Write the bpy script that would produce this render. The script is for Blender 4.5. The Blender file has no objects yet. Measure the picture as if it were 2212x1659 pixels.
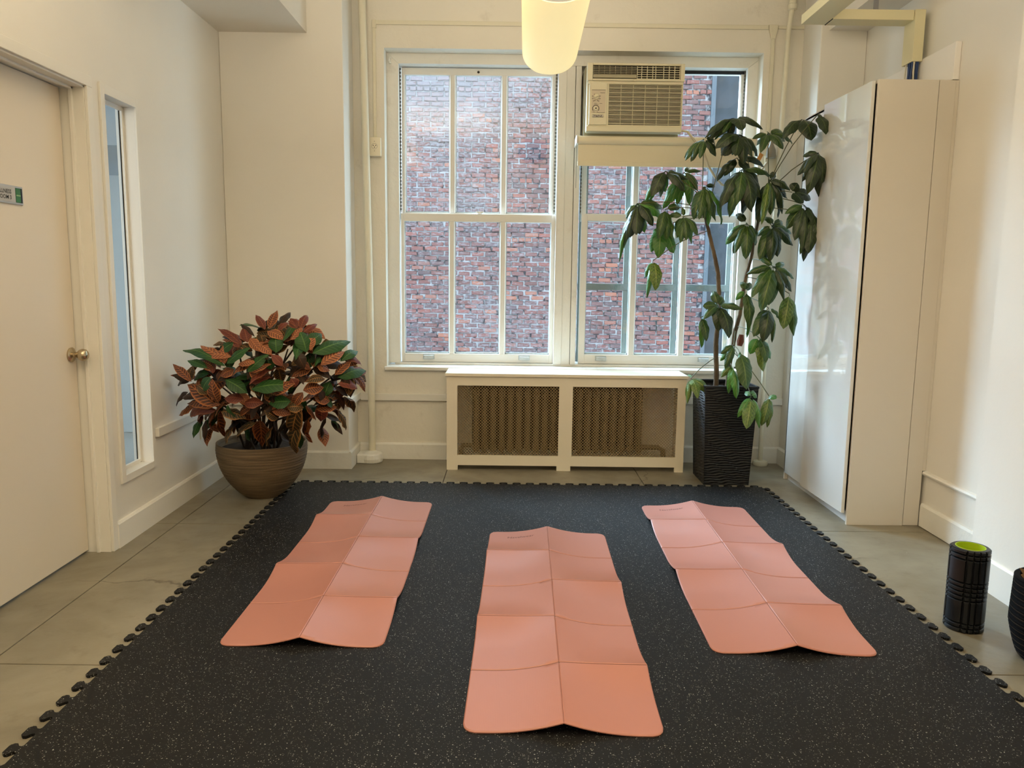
import bpy, bmesh, math, random
from mathutils import Vector, Matrix, Euler
random.seed(11)
PI = math.pi
C = bpy.context.scene.collection
SC = bpy.context.scene

# ------------------------------------------------------------------ camera, world, lights, exposure
CAMH = 1.335
def camera():
    cam = bpy.data.cameras.new('camera'); o = bpy.data.objects.new('camera', cam); C.objects.link(o)
    cam.sensor_fit = 'HORIZONTAL'; cam.sensor_width = 36.0; cam.lens = 36.0 * 1675.0 / 2212.0
    cam.clip_start = 0.05; cam.clip_end = 200
    p, r, y = 0.13772010807, 0.01264088354, 0.00295223635
    cw, sw = math.cos(y), math.sin(y); cp, sp = math.cos(p), math.sin(p); cr, sr = math.cos(r), math.sin(r)
    Rz = Matrix(((cw, -sw, 0), (sw, cw, 0), (0, 0, 1)))
    base = Matrix(((1, 0, 0), (0, 0, -1), (0, 1, 0)))
    P = Matrix(((1, 0, 0), (0, cp, -sp), (0, sp, cp)))
    Q = Matrix(((cr, -sr, 0), (sr, cr, 0), (0, 0, 1)))
    M = Q @ P @ base @ Rz                       # rows: camera right, down, forward in world axes
    R = Matrix((M[0], -M[1], -M[2])).transposed()
    o.matrix_world = Matrix.Translation((0, 0, CAMH)) @ R.to_4x4()
    SC.camera = o
camera()
SC.view_settings.view_transform = 'Standard'; SC.view_settings.look = 'None'
SC.view_settings.exposure = 0.0; SC.view_settings.gamma = 1.0; SC.view_settings.use_curve_mapping = False
W = bpy.data.worlds.new('overcast sky'); SC.world = W; W.use_nodes = True
W.node_tree.nodes['Background'].inputs[0].default_value = (0.60, 0.82, 1.0, 1)
W.node_tree.nodes['Background'].inputs[1].default_value = 7.5

def area(loc, size, power, color, rot=(0, 0, 0), sy=None, name='lamp_light'):
    l = bpy.data.lights.new(name, 'AREA'); l.energy = power; l.color = color; l.size = size
    if sy: l.shape = 'RECTANGLE'; l.size_y = sy
    o = bpy.data.objects.new(name, l); C.objects.link(o); o.location = loc; o.rotation_euler = rot
    return o
WARM = (1.0, 0.87, 0.65)
# the room's other trough lamps behind the camera: they wash the ceiling from below, like the visible one
area((-0.9, 1.2, 2.15), 0.6, 104, WARM, rot=(PI, 0, 0), sy=1.6)
area((1.0, 1.2, 2.15), 0.6, 48, WARM, rot=(PI, 0, 0), sy=1.6)
area((0.1, -1.2, 2.15), 1.6, 26, WARM, rot=(PI, 0, 0), sy=0.6)
# bright hazy sky beyond the left end of the light well, coming in obliquely through the windows
sun = bpy.data.lights.new('hazy sun', 'SUN'); sun.energy = 31.0; sun.angle = math.radians(48); sun.color = (0.56, 0.78, 1.0)
so = bpy.data.objects.new('hazy sun', sun); C.objects.link(so)
so.rotation_euler = Vector((0.80, -0.60, -0.66)).to_track_quat('-Z', 'Y').to_euler()
# cool light of the neighbouring office behind the side glass
area((-3.1, 2.6, 1.6), 1.8, 34, (0.92, 0.97, 1.0), rot=(PI / 2, 0, 0), sy=1.8)

# ------------------------------------------------------------------ materials
def hexc(r, g, b):
    f = lambda c: (c / 255.0 / 12.92) if c / 255.0 <= 0.04045 else ((c / 255.0 + 0.055) / 1.055) ** 2.4
    return (f(r), f(g), f(b), 1)
class N:
    """small wrapper around a material's node tree"""
    def __init__(s, name):
        s.m = bpy.data.materials.new(name); s.m.use_nodes = True; s.t = s.m.node_tree
        s.b = s.t.nodes['Principled BSDF']
    def n(s, typ, **kw):
        x = s.t.nodes.new(typ)
        for k, v in kw.items(): setattr(x, k, v)
        return x
    def l(s, a, b): s.t.links.new(a, b)
    def setin(s, node, i, v):
        if hasattr(v, 'is_output') or isinstance(v, bpy.types.NodeSocket): s.l(v, node.inputs[i])
        else: node.inputs[i].default_value = v
    def math(s, op, a, b=0.0, c=None, clamp=False):
        x = s.n('ShaderNodeMath', operation=op, use_clamp=clamp); s.setin(x, 0, a); s.setin(x, 1, b)
        if c is not None: s.setin(x, 2, c)
        return x.outputs[0]
    def mix(s, f, a, b):
        x = s.n('ShaderNodeMix', data_type='RGBA'); s.setin(x, 0, f); s.setin(x, 6, a); s.setin(x, 7, b); return x.outputs[2]
    def noise(s, scale, detail=3, rough=0.5, vec=None, dist=0.0):
        x = s.n('ShaderNodeTexNoise'); x.inputs['Scale'].default_value = scale; x.inputs['Detail'].default_value = detail
        x.inputs['Roughness'].default_value = rough; x.inputs['Distortion'].default_value = dist
        if vec: s.l(vec, x.inputs['Vector'])
        return x.outputs['Fac']
    def ramp(s, f, lo, hi):
        x = s.n('ShaderNodeMapRange', interpolation_type='SMOOTHSTEP'); s.setin(x, 0, f); x.inputs[1].default_value = lo; x.inputs[2].default_value = hi
        return x.outputs[0]
    def geo(s): return s.n('ShaderNodeNewGeometry').outputs['Position']
    def scaled(s, vec, sc):
        x = s.n('ShaderNodeVectorMath', operation='MULTIPLY'); s.l(vec, x.inputs[0]); x.inputs[1].default_value = sc; return x.outputs[0]
    def bump(s, h, strength=0.2, dist=0.01):
        x = s.n('ShaderNodeBump'); x.inputs['Strength'].default_value = strength; x.inputs['Distance'].default_value = dist
        s.l(h, x.inputs['Height']); s.l(x.outputs[0], s.b.inputs['Normal'])
    def col(s, v): s.setin(s.b, 'Base Color', v)
    def rough(s, v): s.setin(s.b, 'Roughness', v)

def plain(name, rgb, rough=0.5, metal=0.0, bump=None, spec=None, vary=0.0):
    k = N(name); c = hexc(*rgb)
    if vary:
        d = tuple(max(0, x * (1 - vary)) for x in c[:3]) + (1,)
        k.col(k.mix(k.ramp(k.noise(6, 4, vec=k.geo()), 0.35, 0.65), d, c))
    else: k.col(c)
    k.rough(rough); k.b.inputs['Metallic'].default_value = metal
    if spec is not None: k.b.inputs['Specular IOR Level'].default_value = spec
    if bump: k.bump(k.noise(bump[0], 4, vec=k.geo()), bump[1], 0.01)
    return k.m

def mat_wall(name, rgb, dirt=0.0, bumps=0.06):
    k = N(name); g = k.geo(); c = hexc(*rgb); d = tuple(x * 0.93 for x in c[:3]) + (1,)
    base = k.mix(k.ramp(k.noise(0.9, 3, vec=g), 0.3, 0.7), d, c)
    if dirt:
        base = k.mix(k.math('MULTIPLY', k.ramp(k.noise(5, 6, 0.65, vec=g), 0.58, 0.75), dirt), base, hexc(150, 135, 110))
    k.col(base); k.rough(0.55); k.bump(k.noise(14, 5, 0.6, vec=g), bumps, 0.02)
    return k.m
M_WALL = mat_wall('painted plaster', (232, 228, 219))
M_OLDWALL = mat_wall('old painted plaster', (231, 226, 213), 0.25, 0.22)
M_TRIM = mat_wall('glossy trim paint', (233, 230, 222), 0.0, 0.03)
M_TRIMOLD = mat_wall('old chipped trim paint', (232, 230, 222), 0.2, 0.25)
M_CEIL = mat_wall('ceiling paint', (225, 218, 205))
M_DOOR = plain('door paint', (222, 212, 196), 0.45)
M_DARKGAP = plain('dark gap', (18, 16, 14), 0.9)

def mat_floor():
    k = N('polished concrete'); g = k.geo()
    a = k.mix(k.ramp(k.noise(1.3, 5, 0.6, vec=g, dist=0.6), 0.3, 0.7), hexc(116, 108, 90), hexc(148, 141, 123))
    a = k.mix(k.math('MULTIPLY', k.ramp(k.noise(9, 6, 0.7, vec=g), 0.5, 0.8), 0.45), a, hexc(84, 74, 58))
    a = k.mix(k.math('MULTIPLY', k.ramp(k.noise(70, 4, 0.7, vec=g), 0.66, 0.78), 0.5), a, hexc(90, 80, 64))
    v = k.n('ShaderNodeTexVoronoi', feature='DISTANCE_TO_EDGE'); v.inputs['Scale'].default_value = 0.75
    w = k.n('ShaderNodeVectorMath', operation='ADD'); k.l(g, w.inputs[0])
    nz = k.n('ShaderNodeTexNoise'); nz.inputs['Scale'].default_value = 3; nz.inputs['Detail'].default_value = 6; k.l(g, nz.inputs['Vector'])
    k.l(k.scaled(nz.outputs['Color'], (0.35, 0.35, 0)), w.inputs[1]); k.l(w.outputs[0], v.inputs['Vector'])
    crack = k.math('SUBTRACT', 1.0, k.ramp(v.outputs['Distance'], 0.0, 0.005))
    crack = k.math('MULTIPLY', crack, k.ramp(k.noise(1.1, 2, vec=g), 0.5, 0.6))
    a = k.mix(k.math('MULTIPLY', crack, 0.6), a, hexc(60, 50, 38))
    fl = k.ramp(k.noise(38, 2, 0.4, vec=g), 0.79, 0.81)
    a = k.mix(fl, a, hexc(215, 210, 195))
    k.col(a); k.rough(k.math('ADD', 0.22, k.math('MULTIPLY', k.noise(7, 5, vec=g), 0.32)))
    k.bump(k.noise(25, 5, 0.6, vec=g), 0.08, 0.01)
    return k.m
M_FLOOR = mat_floor()
M_JOINT = plain('floor joint', (70, 60, 45), 0.9)

def mat_rubber():
    k = N('speckled rubber'); g = k.geo()
    def flecks(scale, size, amount, off):
        v = k.n('ShaderNodeTexVoronoi'); v.inputs['Scale'].default_value = scale
        w = k.n('ShaderNodeVectorMath', operation='ADD'); k.l(g, w.inputs[0]); w.inputs[1].default_value = (off, off * 2, 0)
        nz = k.n('ShaderNodeTexNoise'); nz.inputs['Scale'].default_value = scale * 0.8; k.l(g, nz.inputs['Vector'])
        w2 = k.n('ShaderNodeVectorMath', operation='ADD'); k.l(w.outputs[0], w2.inputs[0]); k.l(k.scaled(nz.outputs['Color'], (0.008, 0.008, 0.0)), w2.inputs[1])
        k.l(w2.outputs[0], v.inputs['Vector'])
        sp = k.n('ShaderNodeSeparateColor'); k.l(v.outputs['Color'], sp.inputs[0])
        near = k.math('LESS_THAN', v.outputs['Distance'], size)
        return k.math('MULTIPLY', near, k.math('LESS_THAN', sp.outputs[0], amount))
    f1 = flecks(230, 0.27, 0.26, 0.0); f2 = flecks(150, 0.22, 0.22, 3.1)
    c = k.mix(k.noise(300, 2, vec=g), hexc(9, 9, 10), hexc(20, 19, 20))
    c = k.mix(f1, c, hexc(112, 110, 106)); c = k.mix(f2, c, hexc(172, 170, 164))
    k.col(c); k.rough(0.60); k.b.inputs['Specular IOR Level'].default_value = 0.28
    k.bump(k.noise(260, 3, vec=g), 0.25, 0.002)
    return k.m
M_RUBBER = mat_rubber()

def mat_yoga(i, rgb):
    k = N('foam mat %s' % i); g = k.geo(); c = hexc(*rgb)
    k.col(c)
    k.rough(0.40)
    wv = k.n('ShaderNodeTexWave', wave_type='BANDS', bands_direction='X'); wv.inputs['Scale'].default_value = 60; wv.inputs['Distortion'].default_value = 0.2
    k.l(g, wv.inputs['Vector'])
    k.bump(k.math('ADD', k.math('MULTIPLY', wv.outputs['Fac'], 0.4), k.noise(500, 2, vec=g)), 0.06, 0.002)
    return k.m
M_YOGA = mat_yoga('salmon', (186, 127, 114))
M_YOGAEDGE = plain('foam mat fold', (122, 76, 64), 0.7)
M_PRINT = plain('mat print', (84, 40, 40), 0.6)

def brick_nodes(k, g, mortar=False):
    sx = k.n('ShaderNodeSeparateXYZ'); k.l(g, sx.inputs[0])
    row = k.math('FLOOR', k.math('DIVIDE', sx.outputs[2], 0.067))
    par = k.math('MULTIPLY', k.math('MODULO', k.math('ABSOLUTE', row), 2.0), 0.5)
    colm = k.math('FLOOR', k.math('ADD', k.math('DIVIDE', sx.outputs[0], 0.188), par))
    cb = k.n('ShaderNodeCombineXYZ'); k.l(row, cb.inputs[0]); k.l(colm, cb.inputs[1])
    wn = k.n('ShaderNodeTexWhiteNoise', noise_dimensions='2D'); k.l(cb.outputs[0], wn.inputs[0])
    return sx, wn.outputs['Value'], wn.outputs['Color']
def mat_brick(name, mortar=False):
    k = N(name); g = k.geo(); sx, r, rc = brick_nodes(k, g)
    big = k.noise(0.55, 3, vec=g)
    patch = k.noise(30, 6, 0.75, vec=k.scaled(g, (0.6, 1, 1.6)))
    up = k.ramp(sx.outputs[2], 1.2, 4.6); lf = k.math('SUBTRACT', 1.0, k.ramp(sx.outputs[0], -1.2, 1.2))
    wh = k.math('ADD', k.math('MULTIPLY', k.math('MULTIPLY', up, lf), 0.17), k.math('MULTIPLY', k.math('SUBTRACT', big, 0.5), 0.35))
    if mortar:
        c = k.mix(k.ramp(k.math('ADD', k.noise(9, 5, 0.7, vec=g), wh), 0.40, 0.55), hexc(36, 32, 37), hexc(124, 118, 118))
    else:
        rp = k.n('ShaderNodeValToRGB'); e = rp.color_ramp.elements
        e[0].position = 0; e[0].color = hexc(74, 39, 35); e[1].position = 1; e[1].color = hexc(64, 53, 59)
        for pos, cc in ((0.2, (101, 50, 42)), (0.38, (85, 50, 48)), (0.52, (72, 52, 53)), (0.66, (114, 55, 43)), (0.74, (58, 45, 48)), (0.86, (91, 55, 53)), (0.93, (133, 74, 51))):
            x = rp.color_ramp.elements.new(pos); x.color = hexc(*cc)
        k.l(r, rp.inputs[0])
        c = k.mix(k.math('MULTIPLY', k.noise(40, 4, 0.7, vec=g), 0.6), rp.outputs[0], hexc(91, 67, 65))
        m = k.ramp(k.math('ADD', patch, k.math('MULTIPLY', wh, 1.25)), 0.50, 0.66)
        c = k.mix(k.math('MULTIPLY', m, 0.62), c, hexc(118, 113, 116))
    k.col(c); k.rough(0.9); k.bump(k.noise(60, 4, 0.7, vec=g), 0.4, 0.01)
    return k.m
M_BRICK = mat_brick('weathered brick'); M_MORTAR = mat_brick('old mortar', True)
M_SLATE = plain('dark slate render', (30, 32, 38), 0.7, vary=0.5)

def mat_leaf(name, base, vein, fill=None, nv=9, vw=0.10, rough=0.32, midw=0.035, blotch=None):
    k = N(name); uv = k.n('ShaderNodeUVMap').outputs[0]; s = k.n('ShaderNodeSeparateXYZ'); k.l(uv, s.inputs[0])
    au = k.math('ABSOLUTE', k.math('SUBTRACT', s.outputs[0], 0.5)); v = s.outputs[1]
    fr = k.math('FRACT', k.math('SUBTRACT', k.math('MULTIPLY', v, float(nv)), k.math('MULTIPLY', au, 3.2)))
    d = k.math('ABSOLUTE', k.math('SUBTRACT', fr, 0.5))
    side = k.math('SUBTRACT', 1.0, k.ramp(d, vw * 0.6, vw * 1.6))
    side = k.math('MULTIPLY', side, k.math('SUBTRACT', 1.0, k.ramp(au, 0.40, 0.49)))
    mid = k.math('SUBTRACT', 1.0, k.ramp(au, midw * 0.6, midw * 1.4))
    oi = k.n('ShaderNodeObjectInfo').outputs['Random']
    b = hexc(*base)
    b2 = tuple(min(1, x * 1.45) for x in b[:3]) + (1,)
    bc = k.mix(oi, b, b2)
    if blotch: bc = k.mix(k.ramp(k.noise(14, 3, vec=uv), 0.42, 0.6), bc, hexc(*blotch))
    if fill is None: c = k.mix(k.math('MULTIPLY', side, 0.22), bc, hexc(*vein)); c = k.mix(k.math('MULTIPLY', mid, 0.75), c, hexc(*vein))
    else:
        edge = k.ramp(au, 0.36, 0.47)
        c = k.mix(k.math('MAXIMUM', k.math('MAXIMUM', side, mid), edge), bc, hexc(*vein))
    k.col(c); k.rough(rough)
    k.b.inputs['Transmission Weight'].default_value = 0.0
    try: k.b.inputs['Subsurface Weight'].default_value = 0.0
    except Exception: pass
    k.bump(k.math('ADD', k.math('MULTIPLY', side, 0.5), mid), 0.35, 0.003)
    return k.m
LEAFM = [mat_leaf('umbrella leaf dark', (26, 44, 20), (84, 104, 54)), mat_leaf('umbrella leaf green', (42, 70, 26), (112, 132, 66)),
         mat_leaf('umbrella leaf bright', (54, 104, 36), (130, 160, 80)), mat_leaf('umbrella leaf yellowing', (84, 108, 36), (150, 160, 90), blotch=(58, 84, 30))]
CROM = [mat_leaf('croton green', (30, 62, 26), (86, 116, 56), rough=0.45), mat_leaf('croton red', (84, 38, 28), (128, 72, 48), True, rough=0.5, vw=0.05),
        mat_leaf('croton orange', (96, 56, 38), (168, 106, 66), True, rough=0.5, vw=0.17, nv=8), mat_leaf('croton veined orange', (66, 36, 24), (158, 94, 50), True, nv=9, rough=0.5, vw=0.11),
        mat_leaf('croton dark', (40, 28, 18), (86, 50, 32), rough=0.5), mat_leaf('croton veined gold', (44, 38, 20), (142, 100, 54), True, nv=9, vw=0.08, rough=0.5)]
for _m in CROM: _m.node_tree.nodes['Principled BSDF'].inputs['Specular IOR Level'].default_value = 0.28
M_BARK = plain('umbrella tree bark', (112, 92, 66), 0.8, bump=(60, 0.5), vary=0.4)
M_PETIOLE = plain('leaf stalk', (84, 84, 44), 0.5)
M_CSTEM = plain('croton stem', (62, 48, 36), 0.7, bump=(50, 0.4))
M_SOIL = plain('potting soil', (38, 28, 20), 0.95, bump=(50, 0.8))
def mat_pot():
    k = N('ribbed clay'); g = k.geo()
    n = k.noise(1.0, 4, 0.6, vec=k.scaled(g, (5, 5, 260)))
    k.col(k.mix(k.ramp(n, 0.35, 0.65), hexc(88, 72, 50), hexc(122, 100, 72))); k.rough(0.7)
    k.bump(n, 0.6, 0.01)
    return k.m
M_POT = mat_pot()
M_PLANTER = plain('black wave planter', (15, 16, 18), 0.5, spec=0.4)
M_WHITEMETAL = plain('cream grille enamel', (206, 198, 172), 0.45)
M_COVER = plain('radiator cover paint', (228, 220, 200), 0.4)
M_RAD = plain('radiator iron paint', (100, 88, 64), 0.5)
M_WIRE = plain('brass lattice', (156, 134, 94), 0.5, 0.1)
M_AC = plain('cream air conditioner plastic', (222, 214, 184), 0.45)
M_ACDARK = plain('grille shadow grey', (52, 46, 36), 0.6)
M_ACBLACK = plain('black vent interior', (30, 26, 20), 0.8)
M_ACPLATE = plain('control plate', (205, 192, 168), 0.4)
M_INK = plain('dark brown print', (44, 30, 24), 0.6)
M_PAPER = plain('white label', (225, 220, 210), 0.6)
M_SHADE = plain('window shade cloth', (226, 216, 188), 0.75)
M_LAC = plain('white high gloss lacquer', (222, 220, 214), 0.04)
M_LAC.node_tree.nodes['Principled BSDF'].inputs['Coat Weight'].default_value = 1.0
M_MEL = plain('white melamine', (214, 206, 192), 0.4)
M_KICK = plain('plinth white', (215, 215, 215), 0.4)
M_BRONZE = plain('bronze handle', (150, 118, 84), 0.35, 0.8)
M_NICKEL = plain('satin nickel', (190, 176, 150), 0.26, 1.0)
M_PIPE = mat_wall('painted pipe', (226, 220, 198), 0.1, 0.3)
M_TRUNK = plain('yellowed cable trunking', (222, 214, 176), 0.45)
M_BLUE = plain('blue network cable', (44, 66, 112), 0.5)
M_WHITECAB = plain('white cable', (214, 208, 190), 0.5)
M_CORD = plain('grey power cord', (200, 188, 160), 0.5)
M_PLATE = plain('outlet plate plastic', (232, 224, 200), 0.4)
M_DARKHOLE = plain('outlet holes', (40, 32, 24), 0.6)
M_FOAM = plain('black foam', (16, 18, 22), 0.42, spec=0.5)
M_LIME = plain('lime plastic core', (164, 190, 30), 0.4)
M_BASKET = plain('black woven cord', (10, 9, 9), 0.8, spec=0.1)
M_BRASS = plain('basket gold thread', (74, 58, 36), 0.6)
M_DRY = plain('dry brown leaf', (120, 92, 60), 0.6, vary=0.4)
M_TAG = plain('orange tag', (212, 150, 80), 0.7)
M_SIGNGREY = plain('brushed aluminium sign', (184, 184, 184), 0.35, 0.6)
M_SIGNFACE = plain('grey sign insert', (182, 182, 182), 0.5)
M_GREEN = plain('green status slider', (48, 112, 66), 0.5)
M_BLACK = plain('black plastic', (20, 20, 20), 0.5)
M_GREYMETAL = plain('grey lamp metal', (150, 150, 155), 0.4, 0.5)
M_PEEL = mat_wall('peeling white window paint', (196, 202, 202), 0.9, 0.5)
M_STORM = mat_wall('peeling storm sash paint', (112, 120, 116), 0.9, 0.5)
def mat_glass():
    k = N('window glass'); t = k.t
    for x in list(t.nodes):
        if x.type != 'OUTPUT_MATERIAL': t.nodes.remove(x)
    out = [x for x in t.nodes if x.type == 'OUTPUT_MATERIAL'][0]
    tr = k.n('ShaderNodeBsdfTransparent'); tr.inputs[0].default_value = (0.95, 0.97, 0.97, 1)
    gl = k.n('ShaderNodeBsdfGlossy'); gl.inputs['Roughness'].default_value = 0.02
    lw = k.n('ShaderNodeLayerWeight'); lw.inputs[0].default_value = 0.5
    fac = k.math('ADD', 0.04, k.math('MULTIPLY', k.math('POWER', lw.outputs['Facing'], 5.0), 0.9))
    mx = k.n('ShaderNodeMixShader'); k.l(fac, mx.inputs[0]); k.l(tr.outputs[0], mx.inputs[1]); k.l(gl.outputs[0], mx.inputs[2]); k.l(mx.outputs[0], out.inputs[0])
    return k.m
M_GLASS = mat_glass()
def mat_lamp():
    k = N('lit lamp diffuser'); k.col(hexc(255, 236, 190)); k.rough(0.5)
    k.b.inputs['Emission Color'].default_value = (1.0, 0.86, 0.42, 1)
    g = k.geo(); k.setin(k.b, 'Emission Strength', k.math('ADD', 0.54, k.math('MULTIPLY', k.noise(5, 2, vec=g), 0.12)))
    return k.m
M_LAMP = mat_lamp()

# ------------------------------------------------------------------ mesh helpers
class MB:
    def __init__(s): s.v = []; s.f = []; s.uv = None
    def add(s, vs, fs):
        o = len(s.v); s.v += [tuple(p) for p in vs]; s.f += [tuple(i + o for i in f) for f in fs]; return s
    def box(s, x0, x1, y0, y1, z0, z1):
        return s.add([(x0, y0, z0), (x1, y0, z0), (x1, y1, z0), (x0, y1, z0), (x0, y0, z1), (x1, y0, z1), (x1, y1, z1), (x0, y1, z1)],
                     [(0, 3, 2, 1), (4, 5, 6, 7), (0, 1, 5, 4), (1, 2, 6, 5), (2, 3, 7, 6), (3, 0, 4, 7)])
    def cbox(s, x0, x1, y0, y1, z0, z1, c=0.003, axis=1):
        """box whose front face (towards -axis) is chamfered"""
        vs = []; q = (x0, x1, z0, z1)
        def ring(y, d): return [(x0 + d, y, z0 + d), (x1 - d, y, z0 + d), (x1 - d, y, z1 - d), (x0 + d, y, z1 - d)]
        vs = ring(y1, 0) + ring(y0 + c, 0) + ring(y0, c)
        fs = [(8, 9, 10, 11), (3, 2, 1, 0)]
        for r in (0, 4):
            for i in range(4): fs.append((r + i, r + (i + 1) % 4, r + 4 + (i + 1) % 4, r + 4 + i))
        return s.add(vs, fs)
    def prism(s, poly, z0, z1, axis='z'):
        n = len(poly)
        f = {'z': lambda a, b, c: (a, b, c), 'y': lambda a, b, c: (a, c, b), 'x': lambda a, b, c: (c, a, b)}[axis]
        return s.add([f(a, b, z0) for a, b in poly] + [f(a, b, z1) for a, b in poly],
                     [tuple(range(n - 1, -1, -1)), tuple(range(n, 2 * n))] + [(i, (i + 1) % n, n + (i + 1) % n, n + i) for i in range(n)])
    def lathe(s, prof, c=(0, 0, 0), seg=32, axis='z', cap=True):
        n = len(prof); vs = []
        for i in range(seg):
            a = 2 * PI * i / seg; ca, sa = math.cos(a), math.sin(a)
            for r, z in prof:
                p = {'z': (r * ca, r * sa, z), 'y': (r * ca, z, r * sa), 'x': (z, r * ca, r * sa)}[axis]
                vs.append((c[0] + p[0], c[1] + p[1], c[2] + p[2]))
        fs = []
        for i in range(seg):
            j = (i + 1) % seg
            for k in range(n - 1): fs.append((i * n + k, j * n + k, j * n + k + 1, i * n + k + 1))
        if cap:
            if prof[0][0] > 1e-6: fs.append(tuple(i * n for i in range(seg - 1, -1, -1)))
            if prof[-1][0] > 1e-6: fs.append(tuple(i * n + n - 1 for i in range(seg)))
        return s.add(vs, fs)
    def tube(s, pts, r, seg=8, cap=True):
        P = [Vector(p) for p in pts]; n = len(P); rr = r if isinstance(r, (list, tuple)) else [r] * n
        vs = []; up = None
        for i in range(n):
            t = (P[min(i + 1, n - 1)] - P[max(i - 1, 0)]).normalized()
            if up is None:
                up = Vector((0, 0, 1)) if abs(t.z) < 0.9 else Vector((0, 1, 0))
            a = t.cross(up)
            if a.length < 1e-5: a = t.cross(Vector((1, 0, 0)))
            a.normalize(); b = a.cross(t).normalized(); up = b
            for k in range(seg):
                th = 2 * PI * k / seg; vs.append(P[i] + a * math.cos(th) * rr[i] + b * math.sin(th) * rr[i])
        fs = [(i * seg + k, i * seg + (k + 1) % seg, (i + 1) * seg + (k + 1) % seg, (i + 1) * seg + k) for i in range(n - 1) for k in range(seg)]
        if cap: fs += [tuple(range(seg - 1, -1, -1)), tuple((n - 1) * seg + k for k in range(seg))]
        return s.add(vs, fs)
    def grid(s, fn, nu, nv, cu=False):
        o = len(s.v)
        vs = [fn(i / nu, j / nv) for i in range(nu + (0 if cu else 1)) for j in range(nv + 1)]
        m = nv + 1; w = nu if cu else nu + 1
        fs = [((i % w) * m + j, ((i + 1) % w) * m + j, ((i + 1) % w) * m + j + 1, (i % w) * m + j + 1) for i in range(nu) for j in range(nv)]
        return s.add(vs, fs)
    def mesh(s, name, smooth=False):
        me = bpy.data.meshes.new(name); me.from_pydata(s.v, [], s.f)
        bm = bmesh.new(); bm.from_mesh(me); bmesh.ops.recalc_face_normals(bm, faces=bm.faces); bm.to_mesh(me); bm.free()
        if smooth:
            me.polygons.foreach_set('use_smooth', [True] * len(me.polygons))
            try: me.set_sharp_from_angle(angle=math.radians(40))
            except Exception: pass
        me.update(); return me
WORLD = {}
def place(o, parent, Mw=None):
    Mw = Mw or Matrix.Identity(4)
    if parent is not None:
        o.parent = parent; o.matrix_basis = WORLD[parent.name].inverted() @ Mw
    else: o.matrix_basis = Mw
    WORLD[o.name] = Mw
def obj(name, mb, mat, parent=None, smooth=False, bevel=0.0, Mw=None, label=None, kind=None):
    me = mb.mesh(name, smooth) if isinstance(mb, MB) else mb
    if mat is not None and not me.materials: me.materials.append(mat)
    o = bpy.data.objects.new(name, me); C.objects.link(o); place(o, parent, Mw)
    if bevel:
        m = o.modifiers.new('bevel', 'BEVEL'); m.width = bevel; m.segments = 2; m.limit_method = 'ANGLE'; m.angle_limit = math.radians(50)
    if label: o['label'] = label
    if kind: o['kind'] = kind
    return o
def thing(name, label, cat, loc, group=None, kind=None):
    o = bpy.data.objects.new(name, None); C.objects.link(o); o.empty_display_size = 0.05
    place(o, None, Matrix.Translation(loc)); o['label'] = label; o['category'] = cat
    if group: o['group'] = group
    if kind: o['kind'] = kind
    return o
def tag(o, label, cat, group=None, kind=None):
    o['label'] = label; o['category'] = cat
    if group: o['group'] = group
    if kind: o['kind'] = kind
    return o
def sroot(name, loc=(0, 0, 0), label=None):
    o = bpy.data.objects.new(name, None); C.objects.link(o); o.empty_display_size = 0.05
    place(o, None, Matrix.Translation(loc)); o['kind'] = 'structure'
    if label: o['label'] = label; o['category'] = name.split('_')[0]
    return o
def struct(name, mb, mat, label=None, parent=None, smooth=False, bevel=0.0, cat=None):
    o = obj(name, mb, mat, parent, smooth, bevel)
    if parent is None:
        o['kind'] = 'structure'
        if label: o['label'] = label; o['category'] = cat or name.split('_')[0]
    return o
def inst(name, me, parent, Mw, mat=None):
    o = bpy.data.objects.new(name, me); C.objects.link(o); place(o, parent, Mw)
    if mat is not None:
        o.material_slots[0].link = 'OBJECT'; o.material_slots[0].material = mat
    return o
def text_mb(s, size, fn, bold=0.0, align='LEFT', res=2):
    """flat lettering as mesh; fn maps (x, y) of the text plane to a world point"""
    cu = bpy.data.curves.new('lettering', 'FONT'); cu.body = s; cu.size = size; cu.align_x = align; cu.resolution_u = res; cu.offset = bold
    o = bpy.data.objects.new('lettering', cu); C.objects.link(o)
    dg = bpy.context.evaluated_depsgraph_get(); dg.update()
    me = bpy.data.meshes.new_from_object(o.evaluated_get(dg))
    mb = MB(); mb.add([fn(v.co.x, v.co.y) for v in me.vertices], [tuple(p.vertices) for p in me.polygons])
    bpy.data.objects.remove(o); bpy.data.curves.remove(cu); bpy.data.meshes.remove(me)
    return mb

# ------------------------------------------------------------------ room shell
# floor: dark joint bed with concrete slabs on it
bed = struct('floor', MB().box(-2.05, 2.42, -2.0, 5.9, -0.10, -0.006), M_JOINT, 'polished beige concrete floor scored into large slabs', cat='floor')
xs = [-2.05, -1.772, -0.428, 0.885, 2.10, 2.42]; ys = [-2.0, -0.50, 1.0, 2.50, 4.02, 5.54, 5.9]
for i in range(len(xs) - 1):
    for j in range(len(ys) - 1):
        g = 0.0025
        m = MB(); x0, x1, y0, y1 = xs[i] + g, xs[i + 1] - g, ys[j] + g, ys[j + 1] - g
        if i == 3: x1 = 2.42 - g
        if i == 4: continue
        obj('slab', m.box(x0, x1, y0, y1, -0.03, 0.0), M_FLOOR, bed, bevel=0.0015)
XL = -1.905
w = MB()
w.box(-2.055, XL, -2, 2.66, 0, 3.3).box(-2.055, XL, 2.66, 3.588, 2.15, 3.3).box(-2.055, XL, 3.588, 3.70, 0, 3.3)
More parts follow.
